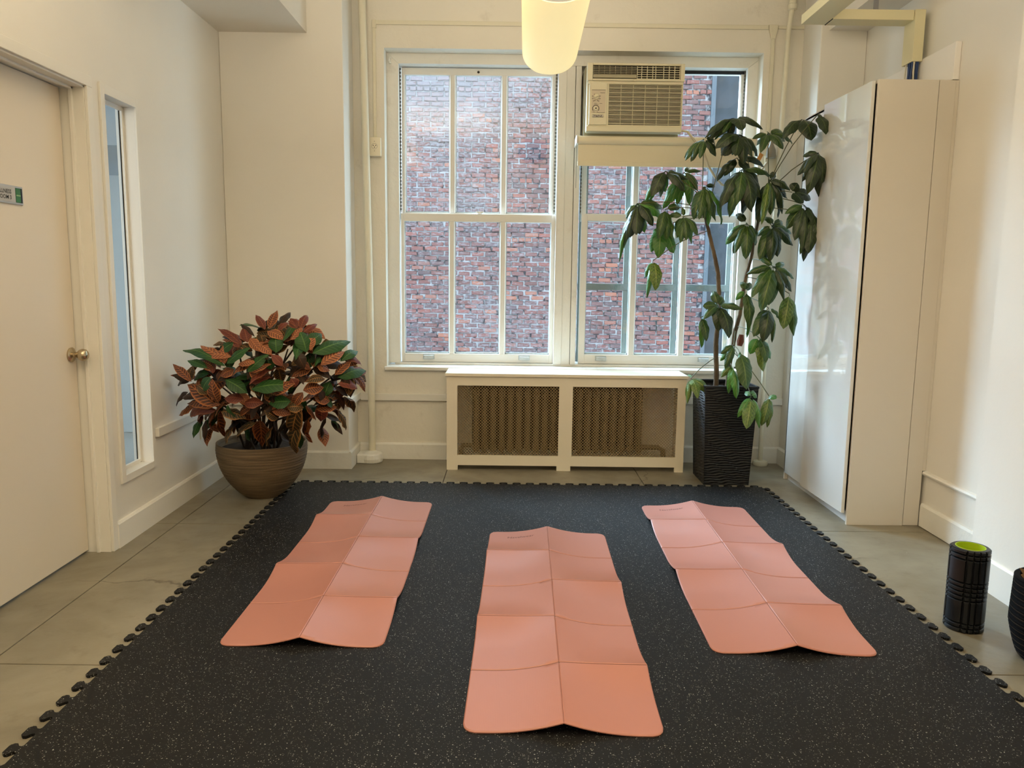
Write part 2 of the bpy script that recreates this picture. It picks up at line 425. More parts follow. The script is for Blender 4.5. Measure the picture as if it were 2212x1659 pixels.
w.box(-2.0, XL, 3.70, 3.742, 0, 3.3).box(-2.0, XL, 3.742, 4.05, 0, 0.33).box(-2.0, XL, 3.742, 4.05, 2.152, 3.3).box(-2.0, XL, 4.05, 5.9, 0, 3.3)
struct('wall_left', w, M_WALL, 'cream painted wall with the door and narrow side window')
w = MB()
w.box(-1.905, -0.89, 5.575, 5.92, 0, 3.3).box(1.715, 2.43, 5.575, 5.92, 0, 3.3).box(-0.89, 1.715, 5.575, 5.92, 0, 0.66).box(-0.89, 1.715, 5.575, 5.92, 2.875, 3.3)
struct('wall_back', w, M_OLDWALL, 'old cream plaster wall around the two tall windows')
struct('wall_right', MB().box(2.28, 2.43, 3.375, 5.575, 0, 3.3), M_WALL, 'tan right wall behind and beside the white wardrobe')
struct('wall_right_near', MB().box(2.10, 2.43, -2, 3.375, 0, 3.3), M_WALL, 'bright white wall at the right edge beyond the foam roller')
struct('wall_front', MB().box(-2.055, 2.43, -2.15, -2.0, 0, 3.3), M_WALL, 'wall behind the camera')
struct('wall_pilaster_left', MB().box(-1.905, -1.105, 5.257, 5.575, 0, 3.3), M_WALL, 'flat pilaster behind the croton', bevel=0.006)
struct('wall_pilaster_right', MB().box(1.98, 2.28, 5.257, 5.575, 0, 3.3), M_WALL, 'pilaster behind the wardrobe', bevel=0.006)
struct('ceiling', MB().box(-2.055, 2.43, -2.15, 5.92, 3.3, 3.42), M_CEIL, 'cream ceiling')
struct('ceiling_soffit_left', MB().box(-1.905, -1.335, -2, 5.257, 2.872, 3.3), M_CEIL, 'dropped soffit over the left wall', cat='soffit')
struct('ceiling_soffit_right', MB().box(2.03, 2.28, -2, 5.257, 2.93, 3.3), M_CEIL, 'dropped soffit over the wardrobe', cat='soffit')
struct('ceiling_beam', MB().box(1.90, 2.03, -2, 5.257, 3.12, 3.3), M_CEIL, 'shallow beam beside the right soffit', cat='soffit')

# skirtings and rails
struct('baseboard_left', MB().cbox(XL, XL + 0.018, 3.632, 5.257, 0, 0.128) if False else MB().prism([(XL, 0), (XL + 0.018, 0), (XL + 0.018, 0.118), (XL + 0.012, 0.128), (XL, 0.128)], 3.632, 5.257, 'y'), M_TRIM, 'cream skirting along the left wall')
b = MB(); prof = lambda y: None
b.prism([(5.257, 0), (5.239, 0), (5.239, 0.112), (5.247, 0.124), (5.257, 0.124)], -1.887, -1.105, 'x')
b.prism([(-1.105, 0), (-1.087, 0), (-1.087, 0.112), (-1.095, 0.124), (-1.105, 0.124)], 5.239, 5.575, 'y')
struct('baseboard_pilaster', b, M_TRIMOLD, 'old cream skirting wrapping the left pilaster')
struct('baseboard_back', MB().prism([(5.575, 0), (5.553, 0), (5.553, 0.108), (5.563, 0.12), (5.575, 0.12)], -1.087, 1.98, 'x'), M_TRIMOLD, 'old chipped skirting under the windows')
b = MB(); b.prism([(1.98, 0), (1.962, 0), (1.962, 0.112), (1.972, 0.124), (1.98, 0.124)], 5.239, 5.553, 'y'); b.prism([(5.257, 0), (5.239, 0), (5.239, 0.124), (5.257, 0.124)], 1.962, 2.28, 'x')
struct('baseboard_pilaster_right', b, M_TRIMOLD, 'skirting of the right pilaster')
struct('baseboard_right', MB().prism([(2.28, 0.004), (2.262, 0.004), (2.262, 0.118), (2.27, 0.13), (2.28, 0.13)], 3.375, 4.125, 'y'), M_TRIMOLD, 'old skirting beside the wardrobe')
struct('baseboard_right_near', MB().prism([(2.10, 0.0), (2.088, 0.0), (2.088, 0.135), (2.094, 0.145), (2.10, 0.145)], -2, 3.375, 'y'), M_TRIM, 'white skirting of the bright wall')
struct('trim_1', MB().box(XL, XL + 0.022, 4.10, 5.257, 0.455, 0.503), M_TRIM, 'cream chair rail on the left wall', bevel=0.002)
b = MB().box(-1.883, -1.08, 5.232, 5.257, 0.442, 0.490); b.box(-1.105, -1.08, 5.257, 5.575, 0.442, 0.490)
struct('trim_2', b, M_TRIM, 'chair rail wrapping the left pilaster', bevel=0.002)
struct('trim_3', MB().box(-1.08, -0.42, 5.552, 5.575, 0.434, 0.482), M_TRIM, 'chair rail between pilaster and radiator cover', bevel=0.002)
struct('trim_4', MB().box(1.22, 1.98, 5.552, 5.575, 0.434, 0.482), M_TRIM, 'chair rail behind the black planter', bevel=0.002)
struct('trim_5', MB().prism([(2.28, 0.288), (2.262, 0.291), (2.258, 0.300), (2.264, 0.309), (2.28, 0.311)], 3.375, 4.125, 'y'), M_TRIM, 'thin rail on the tan wall right of the wardrobe')
struct('trim_6', MB().box(2.247, 2.279, 4.14, 5.25, 2.362, 2.548), plain('white board paint', (240, 236, 230), 0.5), 'white board standing on the wall above the wardrobe', bevel=0.002)

# door 1
d = sroot('door_1', (-2.01, 3.1, 0), 'cream flush door with a round knob and a grey room sign')
leaf = obj('leaf', MB().box(-2.05, -2.01, 2.675, 3.578, 0.012, 2.138), M_DOOR, d, bevel=0.002)
c = MB(); c.box(-2.055, XL, 3.582, 3.588, 0, 2.15); c.box(-2.055, XL, 2.66, 2.668, 0, 2.15); c.box(-2.055, XL, 2.66, 3.588, 2.142, 2.15)
obj('jamb', c, M_TRIM, d)
c = MB(); c.box(-1.968, -1.952, 3.570, 3.584, 0, 2.144); c.box(-1.968, -1.952, 2.667, 3.584, 2.132, 2.144)
obj('stop', c, M_TRIM, d, bevel=0.002)
obj('casing', MB().box(XL, XL + 0.014, 3.588, 3.634, 0, 2.15), M_TRIM, d, bevel=0.002)
obj('casing', MB().box(XL, XL + 0.014, 2.61, 3.634, 2.15, 2.198), M_TRIM, d, bevel=0.002)
kn = obj('door_knob', MB().lathe([(0.0, -2.01), (0.033, -2.01), (0.034, -2.004), (0.026, -1.998), (0.013, -1.994), (0.012, -1.982), (0.016, -1.976), (0.024, -1.968), (0.028, -1.955), (0.026, -1.943), (0.018, -1.935), (0.0, -1.932)], (0, 3.535, 0.955), 28, 'x'), M_NICKEL, d, True)
# side window in the left wall
s = sroot('window_1', (XL, 3.9, 1.2), 'tall narrow interior window beside the door')
c = MB()
c.box(XL, XL + 0.012, 3.708, 3.745, 0.30, 2.196); obj('casing', c, M_TRIM, s, bevel=0.0015)
obj('casing', MB().box(XL, XL + 0.012, 4.046, 4.070, 0.30, 2.196), M_TRIM, s, bevel=0.0015)
obj('casing', MB().box(XL, XL + 0.012, 3.745, 4.046, 2.150, 2.196), M_TRIM, s, bevel=0.0015)
obj('casing', MB().box(XL, XL + 0.012, 3.745, 4.046, 0.30, 0.336), M_TRIM, s, bevel=0.0015)
c = MB(); c.box(-1.972, -1.960, 4.034, 4.05, 0.335, 2.15); c.box(-1.972, -1.960, 3.742, 3.750, 0.335, 2.15); c.box(-1.972, -1.960, 3.75, 4.034, 0.330, 0.350); c.box(-1.972, -1.960, 3.75, 4.034, 2.132, 2.152)
obj('stop', c, M_TRIM, s)
obj('pane', MB().box(-1.982, -1.976, 3.745, 4.048, 0.335, 2.15), M_GLASS, s)
obj('gasket', MB().box(-1.976, -1.972, 4.030, 4.050, 0.335, 2.15), M_DARKGAP, s)
# neighbouring office seen through it
r = MB(); r.box(-4.3, -4.2, 1.5, 6.5, 0, 3.0); r.box(-4.2, -2.0, 6.4, 6.5, 0, 3.0); r.box(-4.2, -2.055, 1.5, 1.6, 0, 3.0); r.box(-4.3, -2.0, 1.5, 6.5, 3.0, 3.1)
struct('wall_next_room', r, plain('next room paint', (206, 216, 220), 0.6), 'pale blue-grey walls of the next room behind the narrow window')
struct('floor_next_room', MB().box(-4.3, -2.05, 1.5, 6.5, -0.1, -0.004), plain('next room floor', (170, 170, 165), 0.5), 'floor of the next room', cat='floor')
struct('ceiling_next_room', MB().box(-4.2, -2.3, 4.9, 6.4, 2.1, 3.0), plain('next room soffit', (150, 164, 174), 0.6), 'low bulkhead of the next room', cat='soffit')

# ------------------------------------------------------------------ main windows
def bars(parent, name, lst, mat=M_TRIM, y0=0, y1=0, bevel=0.003):
    for (x0, x1, z0, z1) in lst: obj(name, MB().box(x0, x1, y0, y1, z0, z1), mat, parent, bevel=bevel)
def sash(parent, x0, x1, z0, z1, gx0, gx1, gz0, gz1, munt, y0, th=0.038, mat=M_TRIM):
    obj('stile', MB().box(x0, gx0, y0, y0 + th, z0, z1), mat, parent, bevel=0.002)
    obj('stile', MB().box(gx1, x1, y0, y0 + th, z0, z1), mat, parent, bevel=0.002)
    obj('rail', MB().box(gx0, gx1, y0, y0 + th, gz1, z1), mat, parent, bevel=0.002)
    obj('rail', MB().box(gx0, gx1, y0, y0 + th, z0, gz0), mat, parent, bevel=0.002)
    e = [gx0] + [q for m in munt for q in m] + [gx1]
    for a, b in munt:
        m = MB(); m.prism([(a, y0 + th), (a, y0 + 0.007), (a + 0.006, y0), (b - 0.006, y0), (b, y0 + 0.007), (b, y0 + th)], gz0, gz1)
        obj('muntin', m, mat, parent)
    for k in range(0, len(e), 2):
        obj('pane', MB().box(e[k], e[k + 1], y0 + th * 0.62, y0 + th * 0.62 + 0.003, gz0, gz1), M_GLASS, parent)
        p = 0.006
        mm = MB(); yy = y0 + th * 0.70
        mm.box(e[k], e[k] + p, yy, y0 + th, gz0, gz1); mm.box(e[k + 1] - p, e[k + 1], yy, y0 + th, gz0, gz1); mm.box(e[k], e[k + 1], yy, y0 + th, gz0, gz0 + p * 1.6)
        obj('putty', mm, M_PEEL, parent)
def lift(parent, x, z, y):
    m = MB(); m.box(x - 0.042, x + 0.042, y - 0.004, y, z - 0.014, z + 0.022); m.box(x - 0.036, x + 0.036, y - 0.026, y, z + 0.006, z + 0.012)
    m.box(x - 0.036, x + 0.036, y - 0.028, y - 0.022, z - 0.012, z + 0.012)
    obj('sash_lift', m, M_PEEL, parent, bevel=0.002)
def chain(parent, x, y, z0, z1):
    m = MB(); z = z0; k = 0
    while z < z1:
        w1, w2 = (0.0055, 0.002) if k % 2 else (0.002, 0.0055)
        m.box(x - w1, x + w1, y - w2, y + w2, z, z + 0.015); z += 0.0125; k += 1
    obj('sash_chain', m, M_SLATECH, parent)
M_SLATECH = plain('old sash chain', (92, 84, 72), 0.6, 0.3)
YC = 5.69
wc = sroot('window_2', (-0.24, 5.7, 0.7), 'left sash window of two sashes with three tall panes each')
wd = sroot('window_3', (1.08, 5.7, 0.7), 'right sash window with the air conditioner and a roller shade')
# casing boards and deep stool
cas = sroot('window_4', (0.42, 5.69, 2.86), 'painted casing and sill around both windows')
cas['category'] = 'window casing'
obj('casing', MB().prism([(-0.891, 2.875), (1.738, 2.875), (1.645, 2.803), (-0.808, 2.803)], YC, YC + 0.03, 'y'), M_TRIMOLD, cas, bevel=0.003)
obj('casing', MB().prism([(-0.891, 2.875), (-0.808, 2.803), (-0.808, 0.695), (-0.891, 0.695)], YC, YC + 0.03, 'y'), M_TRIMOLD, cas, bevel=0.003)
obj('casing', MB().prism([(1.738, 2.875), (1.738, 0.695), (1.645, 0.695), (1.645, 2.803)], YC, YC + 0.03, 'y'), M_TRIMOLD, cas, bevel=0.003)
obj('mullion_board', MB().box(0.317, 0.376, YC, YC + 0.04, 0.695, 2.803), M_TRIMOLD, cas, bevel=0.003)
obj('mullion_board', MB().box(0.376, 0.437, YC + 0.006, YC + 0.04, 0.695, 2.803), M_TRIMOLD, cas, bevel=0.002)
obj('mullion_board', MB().box(0.441, 0.480, YC, YC + 0.04, 0.695, 2.803), M_TRIMOLD, cas, bevel=0.003)
obj('mullion_core', MB().box(0.335, 0.47, YC + 0.04, 5.90, 0.695, 2.803), M_TRIMOLD, cas)
obj('sill', MB().box(-0.905, 1.725, 5.545, 5.90, 0.655, 0.682), M_TRIMOLD, cas, bevel=0.006)
obj('sill_upstand', MB().box(-0.85, 1.66, 5.70, 5.90, 0.682, 0.697), M_TRIMOLD, cas, bevel=0.003)
obj('jamb_liner', MB().box(-0.84, -0.812, 5.70, 5.92, 0.695, 2.83), M_TRIMOLD, cas)
obj('jamb_liner', MB().box(1.652, 1.70, 5.70, 5.92, 0.695, 2.83), M_TRIMOLD, cas)
obj('jamb_liner', MB().box(-0.84, 1.70, 5.72, 5.92, 2.806, 2.87), M_TRIMOLD, cas)
obj('filler_head', MB().box(-0.89, 1.715, 5.72, 5.90, 2.83, 2.875), M_TRIMOLD, cas)
m = MB(); m.box(-0.872, -0.858, YC - 0.012, YC, 2.80, 2.848); m.tube([(-0.865, YC - 0.01, 2.84), (-0.865, YC - 0.03, 2.835), (-0.868, YC - 0.032, 2.812), (-0.865, YC - 0.01, 2.806)], 0.004, 6)
obj('curtain_bracket', m, M_TRIMOLD, cas)
sash(wc, -0.803, 0.326, 0.700, 1.779, -0.780, 0.288, 0.762, 1.724, [(-0.454, -0.413), (-0.084, -0.040)], 5.73)
sash(wc, -0.800, 0.318, 1.735, 2.800, -0.776, 0.276, 1.790, 2.752, [(-0.456, -0.413), (-0.085, -0.042)], 5.782)
lift(wc, -0.603, 0.738, 5.73); lift(wc, 0.104, 0.736, 5.73)
m = MB(); m.lathe([(0, 1.779), (0.022, 1.779), (0.022, 1.785), (0.012, 1.79), (0.012, 1.80), (0.0, 1.80)], (-0.235, 5.755, 0), 16); m.box(-0.262, -0.205, 5.745, 5.765, 1.79, 1.80)
obj('sash_lock', m, M_TRIMOLD, wc, True, bevel=0.002)
chain(wc, 0.308, 5.765, 1.79, 2.79); chain(wc, -0.806, 5.765, 1.79, 2.79)
obj('vent_hole', MB().lathe([(0.0, 5.781), (0.009, 5.781), (0.009, 5.784), (0, 5.784)], (-0.25, 0, 2.775), 14, 'y'), M_DARKHOLE, wc)
sash(wd, 0.505, 1.650, 0.700, 1.792, 0.550, 1.622, 0.768, 1.742, [(0.872, 0.918), (1.240, 1.285)], 5.73)
sash(wd, 0.505, 1.650, 1.740, 2.30, 0.540, 1.640, 1.790, 2.24, [(0.878, 0.924), (1.258, 1.298)], 5.782)
lift(wd, 0.672, 0.738, 5.73); lift(wd, 1.435, 0.738, 5.73)
chain(wd, 1.648, 5.765, 2.30, 2.79); chain(wd, 0.497, 5.765, 1.79, 2.2)
# fixed pane beside the air conditioner
bars(wd, 'rail', [(1.17, 1.65, 2.30, 2.345), (1.17, 1.65, 2.785, 2.806)], M_SLATE, 5.782, 5.80, 0.001)
bars(wd, 'stile', [(1.625, 1.65, 2.345, 2.785)], M_TRIM, 5.782, 5.82)
obj('pane', MB().box(1.14, 1.626, 5.79, 5.794, 2.345, 2.785), M_GLASS, wd)
obj('filler_panel', MB().box(0.48, 1.165, 5.80, 5.815, 2.30, 2.806), M_TRIMOLD, wd)
# storm sash outside the right window
st = obj('storm_sash', MB().box(0.50, 1.66, 5.865, 5.895, 1.242, 1.292), M_STORM, wd, bevel=0.003)
obj('storm_rail', MB().box(0.50, 1.66, 5.865, 5.89, 0.70, 0.772), M_STORM, st)
for x0, x1 in ((0.50, 0.562), (0.842, 0.886), (1.212, 1.252), (1.612, 1.66)):
    obj('storm_bar', MB().box(x0, x1, 5.87, 5.89, 0.70, 2.30), M_STORM, st)

# ------------------------------------------------------------------ outside: brick wall across the light well
wo = struct('wall_outside', MB().box(-2.6, 2.725, 11.012, 11.4, -4.0, 5.02), M_MORTAR, 'weathered red brick wall with white mortar outside the windows')
def brick_mesh(k):
    rnd = random.Random(40 + k); L = 0.174; H = 0.0525; D = 0.03
    vs = []
    for y, d in ((D, 0.0), (0.006, 0.0), (0.0, 0.006)):
        q = [(-L / 2 + d, -H / 2 + d), (0, -H / 2 + d), (L / 2 - d, -H / 2 + d), (L / 2 - d, H / 2 - d), (0, H / 2 - d), (-L / 2 + d, H / 2 - d)]
        if y == D: base = [(a + rnd.uniform(-.007, .007), b + rnd.uniform(-.0045, .0045)) for a, b in q]; q = base
        else: q = [(base[i][0] + (q[i][0] - [-L/2, 0, L/2, L/2, 0, -L/2][i]), base[i][1] + (q[i][1] - [-H/2, -H/2, -H/2, H/2, H/2, H/2][i])) for i in range(6)]
        vs += [(a, y + (rnd.uniform(-.002, .002) if y == 0 else 0), b) for a, b in q]
    fs = [tuple(range(12, 18))]
    for r in (0, 6):
        for i in range(6): fs.append((r + i, r + (i + 1) % 6, r + 6 + (i + 1) % 6, r + 6 + i))
    return vs, fs
BV = [brick_mesh(k) for k in range(5)]
bme = []
for k, (vs, fs) in enumerate(BV):
    m = MB(); m.add(vs, fs); me = m.mesh('brick'); me.materials.append(M_BRICK); bme.append(me)
rest = MB(); cand = []
rb = random.Random(3)
for row in range(-50, 75):
    z = (row + 0.5) * 0.067
    for col in range(-15, 17):
        x = (col + 0.5 - (0.5 if abs(row) % 2 == 1 else 0.0)) * 0.188
        if x < -2.55 or x > 2.70: continue
        cand.append((row, x, z, rb.randrange(5), rb.uniform(0.90, 1.02), rb.uniform(-0.014, 0.006), rb.uniform(-0.005, 0.005), rb.random()))
near = sorted(cand, key=lambda c: abs(c[1] + 0.50) * 0.9 + abs(c[2] - 0.95) if -1.6 < c[1] < 0.62 else 99)[:290]
nset = set((c[0], c[1]) for c in near)
for c in cand:
    row, x, z, k, sx, dy, dz, q = c
    if x > 2.62: sx = min(sx, (2.722 - x) / 0.088); 
    if (row, x) in nset:
        inst('brick', bme[k], wo, Matrix.Translation((x, 11.0 + dy, z + dz)) @ Matrix.Diagonal((sx, 1, 1, 1)))
    else:
        hdr = (row % 6 == 3)
        parts_ = ((x - 0.046, 0.45), (x + 0.046, 0.45)) if hdr else ((x, sx),)
        for xx, s2 in parts_:
            rest.add([(xx + vx * s2, 11.0 + dy + vy, z + dz + vz) for vx, vy, vz in BV[k][0]], BV[k][1])
br = obj('brick_field', rest, M_BRICK, wo); br['kind'] = 'stuff'
struct('wall_outside_dark', MB().box(2.725, 7.5, 11.10, 11.5, -4.0, 5.02), M_SLATE, 'dark slate-grey rendered wall right of the bricks')
struct('trim_7', MB().box(2.70, 2.76, 10.985, 11.1, -4, 5.02), plain('grey flashing', (58, 62, 68), 0.6), 'grey flashing strip at the end of the bricks')
struct('ground', MB().box(-12, 12, 5.95, 20, -4.3, -4.0), plain('yard paving', (110, 110, 110), 0.8), 'paved light well below the windows', cat='ground')

# ------------------------------------------------------------------ rubber floor and folding mats
def rubber():
    x0, x1, y0, y1 = -1.36, 1.636, 1.20, 4.866
    p = 0.0856
    def tooth(n0, n1):  # along 0..1 positions, returns (s, out) pairs of one side
        L = n1 - n0; k = int(round(L / p)); q = L / k; out = []
        for i in range(k):
            a = n0 + i * q
            out += [(a + q * 0.30, -0.004), (a + q * 0.36, 0.0), (a + q * 0.34, 0.008), (a + q * 0.20, 0.018), (a + q * 0.20, 0.027), (a + q * 0.30, 0.036), (a + q * 0.70, 0.036), (a + q * 0.80, 0.027), (a + q * 0.80, 0.018), (a + q * 0.66, 0.008), (a + q * 0.64, 0.0), (a + q * 0.70, -0.004)]
        return out
    poly = [(x0, y0)]
    poly += [(s, y0 - 0) for s in []]
    poly += [(x1, y0)]
    poly += [(x1 + o, s) for s, o in tooth(y0, y1)]
    poly += [(x1, y1)]
    t = tooth(x0, x1); poly += [(s, y1 + o) for s, o in reversed(t)]
    poly += [(x0, y1)]
    t = tooth(y0, y1); poly += [(x0 - o, s) for s, o in reversed(t)]
    o = obj('rubber_floor_mat', MB().prism(poly, 0.0005, 0.0095), M_RUBBER)
    tag(o, 'large black speckled rubber mat with jigsaw edges covering the floor', 'floor mat')
rubber()

def yoga_mat(label, cx, y0, rot):
    Z0 = 0.0105; Wd = 0.300; Lr = 0.3595; H = 0.036
    ca, sa = math.cos(rot), math.sin(rot)
    def height(x, v):
        u = abs(x) / Wd
        r = max(0.0, 1 - u / 0.78) ** 2.1
        mount = (2, 4) if x < 0 else (1, 3)
        m = 0.0
        for q in mount: m = max(m, max(0.0, 1 - abs(v - q) / 0.62) ** 2.0)
        m *= 0.92
        return H * (1 - (1 - r) * (1 - m))
    def W3(x, v, z):
        y = v * Lr; return (cx + x * ca - y * sa, y0 + x * sa + y * ca, Z0 + z)
    t = thing('yoga_mat', label, 'yoga mat', (cx, y0, Z0), 'pink folding mats on the rubber floor')
    R = 0.042
    def corner(x, v):
        y = v * Lr; X = 0.2975; Ymin, Ymax = 0.002, 5 * Lr - 0.002
        ax = abs(x); cxr = X - R
        for yc, sg in ((Ymin + R, -1), (Ymax - R, 1)):
            if ax > cxr and (y - yc) * sg > 0:
                dx, dy = ax - cxr, y - yc
                m_ = max(abs(dx), abs(dy)); d_ = math.hypot(dx, dy)
                if d_ > 1e-9: dx, dy = dx * m_ / d_, dy * m_ / d_
                return math.copysign(cxr + dx, x), (yc + dy) / Lr
        return x, v
    T = 0.006
    fold = MB()
    for side in (-1, 1):
        for k in range(5):
            g = 0.0003
            xa, xb = (-0.2975, -g) if side < 0 else (g, 0.2975)
            va, vb = k + 0.0045 * (1.6 if k else 1.0), k + 1 - 0.0035 * (1.6 if k < 4 else 1.0)
            NX, NV = 16, 16
            S = [0, 0.0035 / 0.3] + [i / NX for i in range(1, NX)] + [1 - 0.0035 / 0.3, 1]
            Q = [0, 0.0035 / 0.36] + [i / NV for i in range(1, NV)] + [1 - 0.0035 / 0.36, 1]
            vs = []; n1, n2 = len(S), len(Q)
            for lay in (0, 1):
                for i, s_ in enumerate(S):
                    for j, q_ in enumerate(Q):
                        x, v = corner(xa + (xb - xa) * s_, va + (vb - va) * q_)
                        z = height(x, v)
                        if lay == 0:
                            z += T - (0.0030 if i in (0, n1 - 1) or j in (0, n2 - 1) else 0)
                        vs.append(W3(x, v, z))
            fs = []
            for i in range(n1 - 1):
                for j in range(n2 - 1):
                    a, b, c_, d_ = i * n2 + j, (i + 1) * n2 + j, (i + 1) * n2 + j + 1, i * n2 + j + 1
                    fs.append((a, b, c_, d_)); o_ = n1 * n2; fs.append((a + o_, d_ + o_, c_ + o_, b + o_))
            per = [(i, 0) for i in range(n1)] + [(n1 - 1, j) for j in range(1, n2)] + [(i, n2 - 1) for i in range(n1 - 2, -1, -1)] + [(0, j) for j in range(n2 - 2, 0, -1)]
            o_ = n1 * n2
            for q in range(len(per)):
                a = per[q][0] * n2 + per[q][1]; b_ = per[(q + 1) % len(per)]; b = b_[0] * n2 + b_[1]
                fs.append((a, b, b + o_, a + o_))
            obj('panel', MB().add(vs, fs), M_YOGA, t, True)
    # thin hinge skin under the grooves
    xs_ = [-0.006, 0.0, 0.006]; vs = []; n = 60
    for i in range(n + 1):
        v = 0.012 + i / n * 4.976
        for x in xs_: vs.append(W3(x, v, height(x, v) + T - 0.0026))
    fs = [(i * 3 + k, i * 3 + k + 1, i * 3 + k + 4, i * 3 + k + 3) for i in range(n) for k in range(2)]
    fold.add(vs, fs)
    for k in range(1, 5):
        vs = []; n = 40
        for i in range(n + 1):
            x = -0.294 + 0.588 * i / n
            for dv in (-0.015, 0.0, 0.015): vs.append(W3(x, k + dv, height(x, k + dv) + T - 0.0026))
        fold.add(vs, [(i * 3 + q, i * 3 + q + 1, i * 3 + q + 4, i * 3 + q + 3) for i in range(n) for q in range(2)])
    obj('fold_line', fold, M_YOGAEDGE, t)
    x0 = -0.205
    obj('printed_mark', text_mb('Navelwear', 0.031, lambda a, b: W3(x0 + a, 4.70 + b / Lr, height(x0 + a, 4.70 + b / Lr) + T + 0.0006)), M_PRINT, t)
yoga_mat('pink folding exercise mat on the left, nearest the croton pot', -0.741, 2.622, 0.0)
yoga_mat('pink folding exercise mat in the middle, nearest the camera', 0.170, 2.10, -0.019)
yoga_mat('pink folding exercise mat on the right, nearest the white wardrobe', 1.035, 2.603, -0.022)

# ------------------------------------------------------------------ radiator and its cover
t = thing('radiator_cover', 'cream radiator cover with two lattice panels under the windows', 'radiator cover', (0.39, 5.26, 0))
F0, F1 = 5.257, 5.277
obj('top_board', MB().box(-0.441, 1.219, 5.243, 5.545, 0.656, 0.677), M_COVER, t, bevel=0.002)
m = MB(); ox = [(-0.358, 0.340), (0.434, 1.153)]; z0, z1 = 0.104, 0.592
m.prism([(-0.431, 0), (-0.355, 0), (-0.355, 0.034), (0.332, 0.034), (0.332, 0), (0.428, 0), (0.428, 0.034), (1.150, 0.034), (1.150, 0), (1.211, 0), (1.211, z0), (-0.431, z0)], F0, F1, 'y')
m.box(-0.431, 1.211, F0, F1, z1, 0.656); m.box(-0.431, ox[0][0], F0, F1, z0, z1); m.box(ox[0][1], ox[1][0], F0, F1, z0, z1); m.box(ox[1][1], 1.211, F0, F1, z0, z1)
obj('front_frame', m, M_COVER, t)
obj('side_panel', MB().box(-0.431, -0.413, F1, 5.552, 0, 0.656), M_COVER, t)
obj('side_panel', MB().box(1.193, 1.211, F1, 5.552, 0, 0.656), M_COVER, t)
for a, b in ox:
    g = MB(); s_ = 0.0205; wd_ = 0.0016
    cx0, cx1, cz0, cz1 = a - 0.004, b + 0.004, z0 - 0.004, z1 + 0.004
    for sg in (1, -1):
        k = -80
        while k < 160:
            c0 = cx0 + k * s_
            # line x = c0 + sg*(z - cz0); clip
            pts = []
            for z in (cz0, cz1):
                x = c0 + (z - cz0) if sg > 0 else c0 - (z - cz0)
                pts.append([x, z])
            (xa, za), (xb, zb) = pts
            def clip(x, z, X, Z):
                lo, hi = cx0, cx1
                if x < lo: z += (lo - x) * (Z - z) / (X - x); x = lo
                if x > hi: z += (hi - x) * (Z - z) / (X - x); x = hi
                return x, z
            if max(xa, xb) > cx0 + 0.003 and min(xa, xb) < cx1 - 0.003:
                A = clip(xa, za, xb, zb); B = clip(xb, zb, xa, za)
                y = F1 - 0.007 + (0.0015 if sg > 0 else -0.0005)
                nx, nz = -(B[1] - A[1]), B[0] - A[0]; L = math.hypot(nx, nz)
                if L > 0.004:
                    nx, nz = nx / L * wd_, nz / L * wd_
                    g.add([(A[0] + nx, y, A[1] + nz), (B[0] + nx, y, B[1] + nz), (B[0] - nx, y, B[1] - nz), (A[0] - nx, y, A[1] - nz),
                           (A[0] + nx, y + 0.0015, A[1] + nz), (B[0] + nx, y + 0.0015, B[1] + nz), (B[0] - nx, y + 0.0015, B[1] - nz), (A[0] - nx, y + 0.0015, A[1] - nz)],
                          [(0, 1, 2, 3), (0, 4, 5, 1), (2, 6, 7, 3)])
            k += 1
    obj('lattice_panel', g, M_WIRE, t)
rd = thing('radiator', 'old cast-iron radiator showing through the lattice of the cover', 'radiator', (0.35, 5.42, 0))
for i in range(20):
    x = -0.235 + i * 0.0607
    m = MB()
    for y in (5.375, 5.455):
        m.lathe([(0.0, 0.10), (0.014, 0.105), (0.0175, 0.13), (0.0175, 0.53), (0.014, 0.56), (0, 0.565)], (x, y, 0), 10)
    m.box(x - 0.021, x + 0.021, 5.37, 5.46, 0.50, 0.545); m.box(x - 0.021, x + 0.021, 5.37, 5.46, 0.115, 0.155)
    obj('section', m, M_RAD, rd, True)
obj('gap_shade_panel', MB().box(-0.27, 0.955, 5.525, 5.53, 0.09, 0.60), plain('painted gap shade', (30, 24, 18), 0.9), rd)  # added dark panel: paints the shade seen between the radiator sections
obj('valve', MB().tube([(0.94, 5.42, 0.14), (1.06, 5.42, 0.14), (1.10, 5.42, 0.12), (1.10, 5.42, 0.0)], 0.018, 10), M_RAD, rd, True)
obj('pipe', MB().tube([(-0.26, 5.42, 0.14), (-0.33, 5.42, 0.14), (-0.34, 5.42, 0.10), (-0.34, 5.42, 0.0)], 0.016, 10), M_RAD, rd, True)

# ------------------------------------------------------------------ air conditioner, cord, shade
A0, AZ = 0.498, 2.765; k1, k2 = 0.000449, 0.000436
def ax(c): return A0 + (c - 60) * k1
def az(c): return AZ - (c - 65) * k2
YA = 5.45
ac = thing('air_conditioner', 'cream window air conditioner mounted in the right window', 'air conditioner', (0.826, 5.6, 2.31))
m = MB(); m.box(ax(60), ax(1520), YA + 0.03, YA + 0.10, az(1085), az(65)); obj('front_shell', m, M_AC, ac, bevel=0.008)
obj('casing_box', MB().box(ax(45), ax(1490), YA + 0.09, 5.95, az(1120), az(80)), plain('grey painted steel', (150, 140, 110), 0.5), ac)
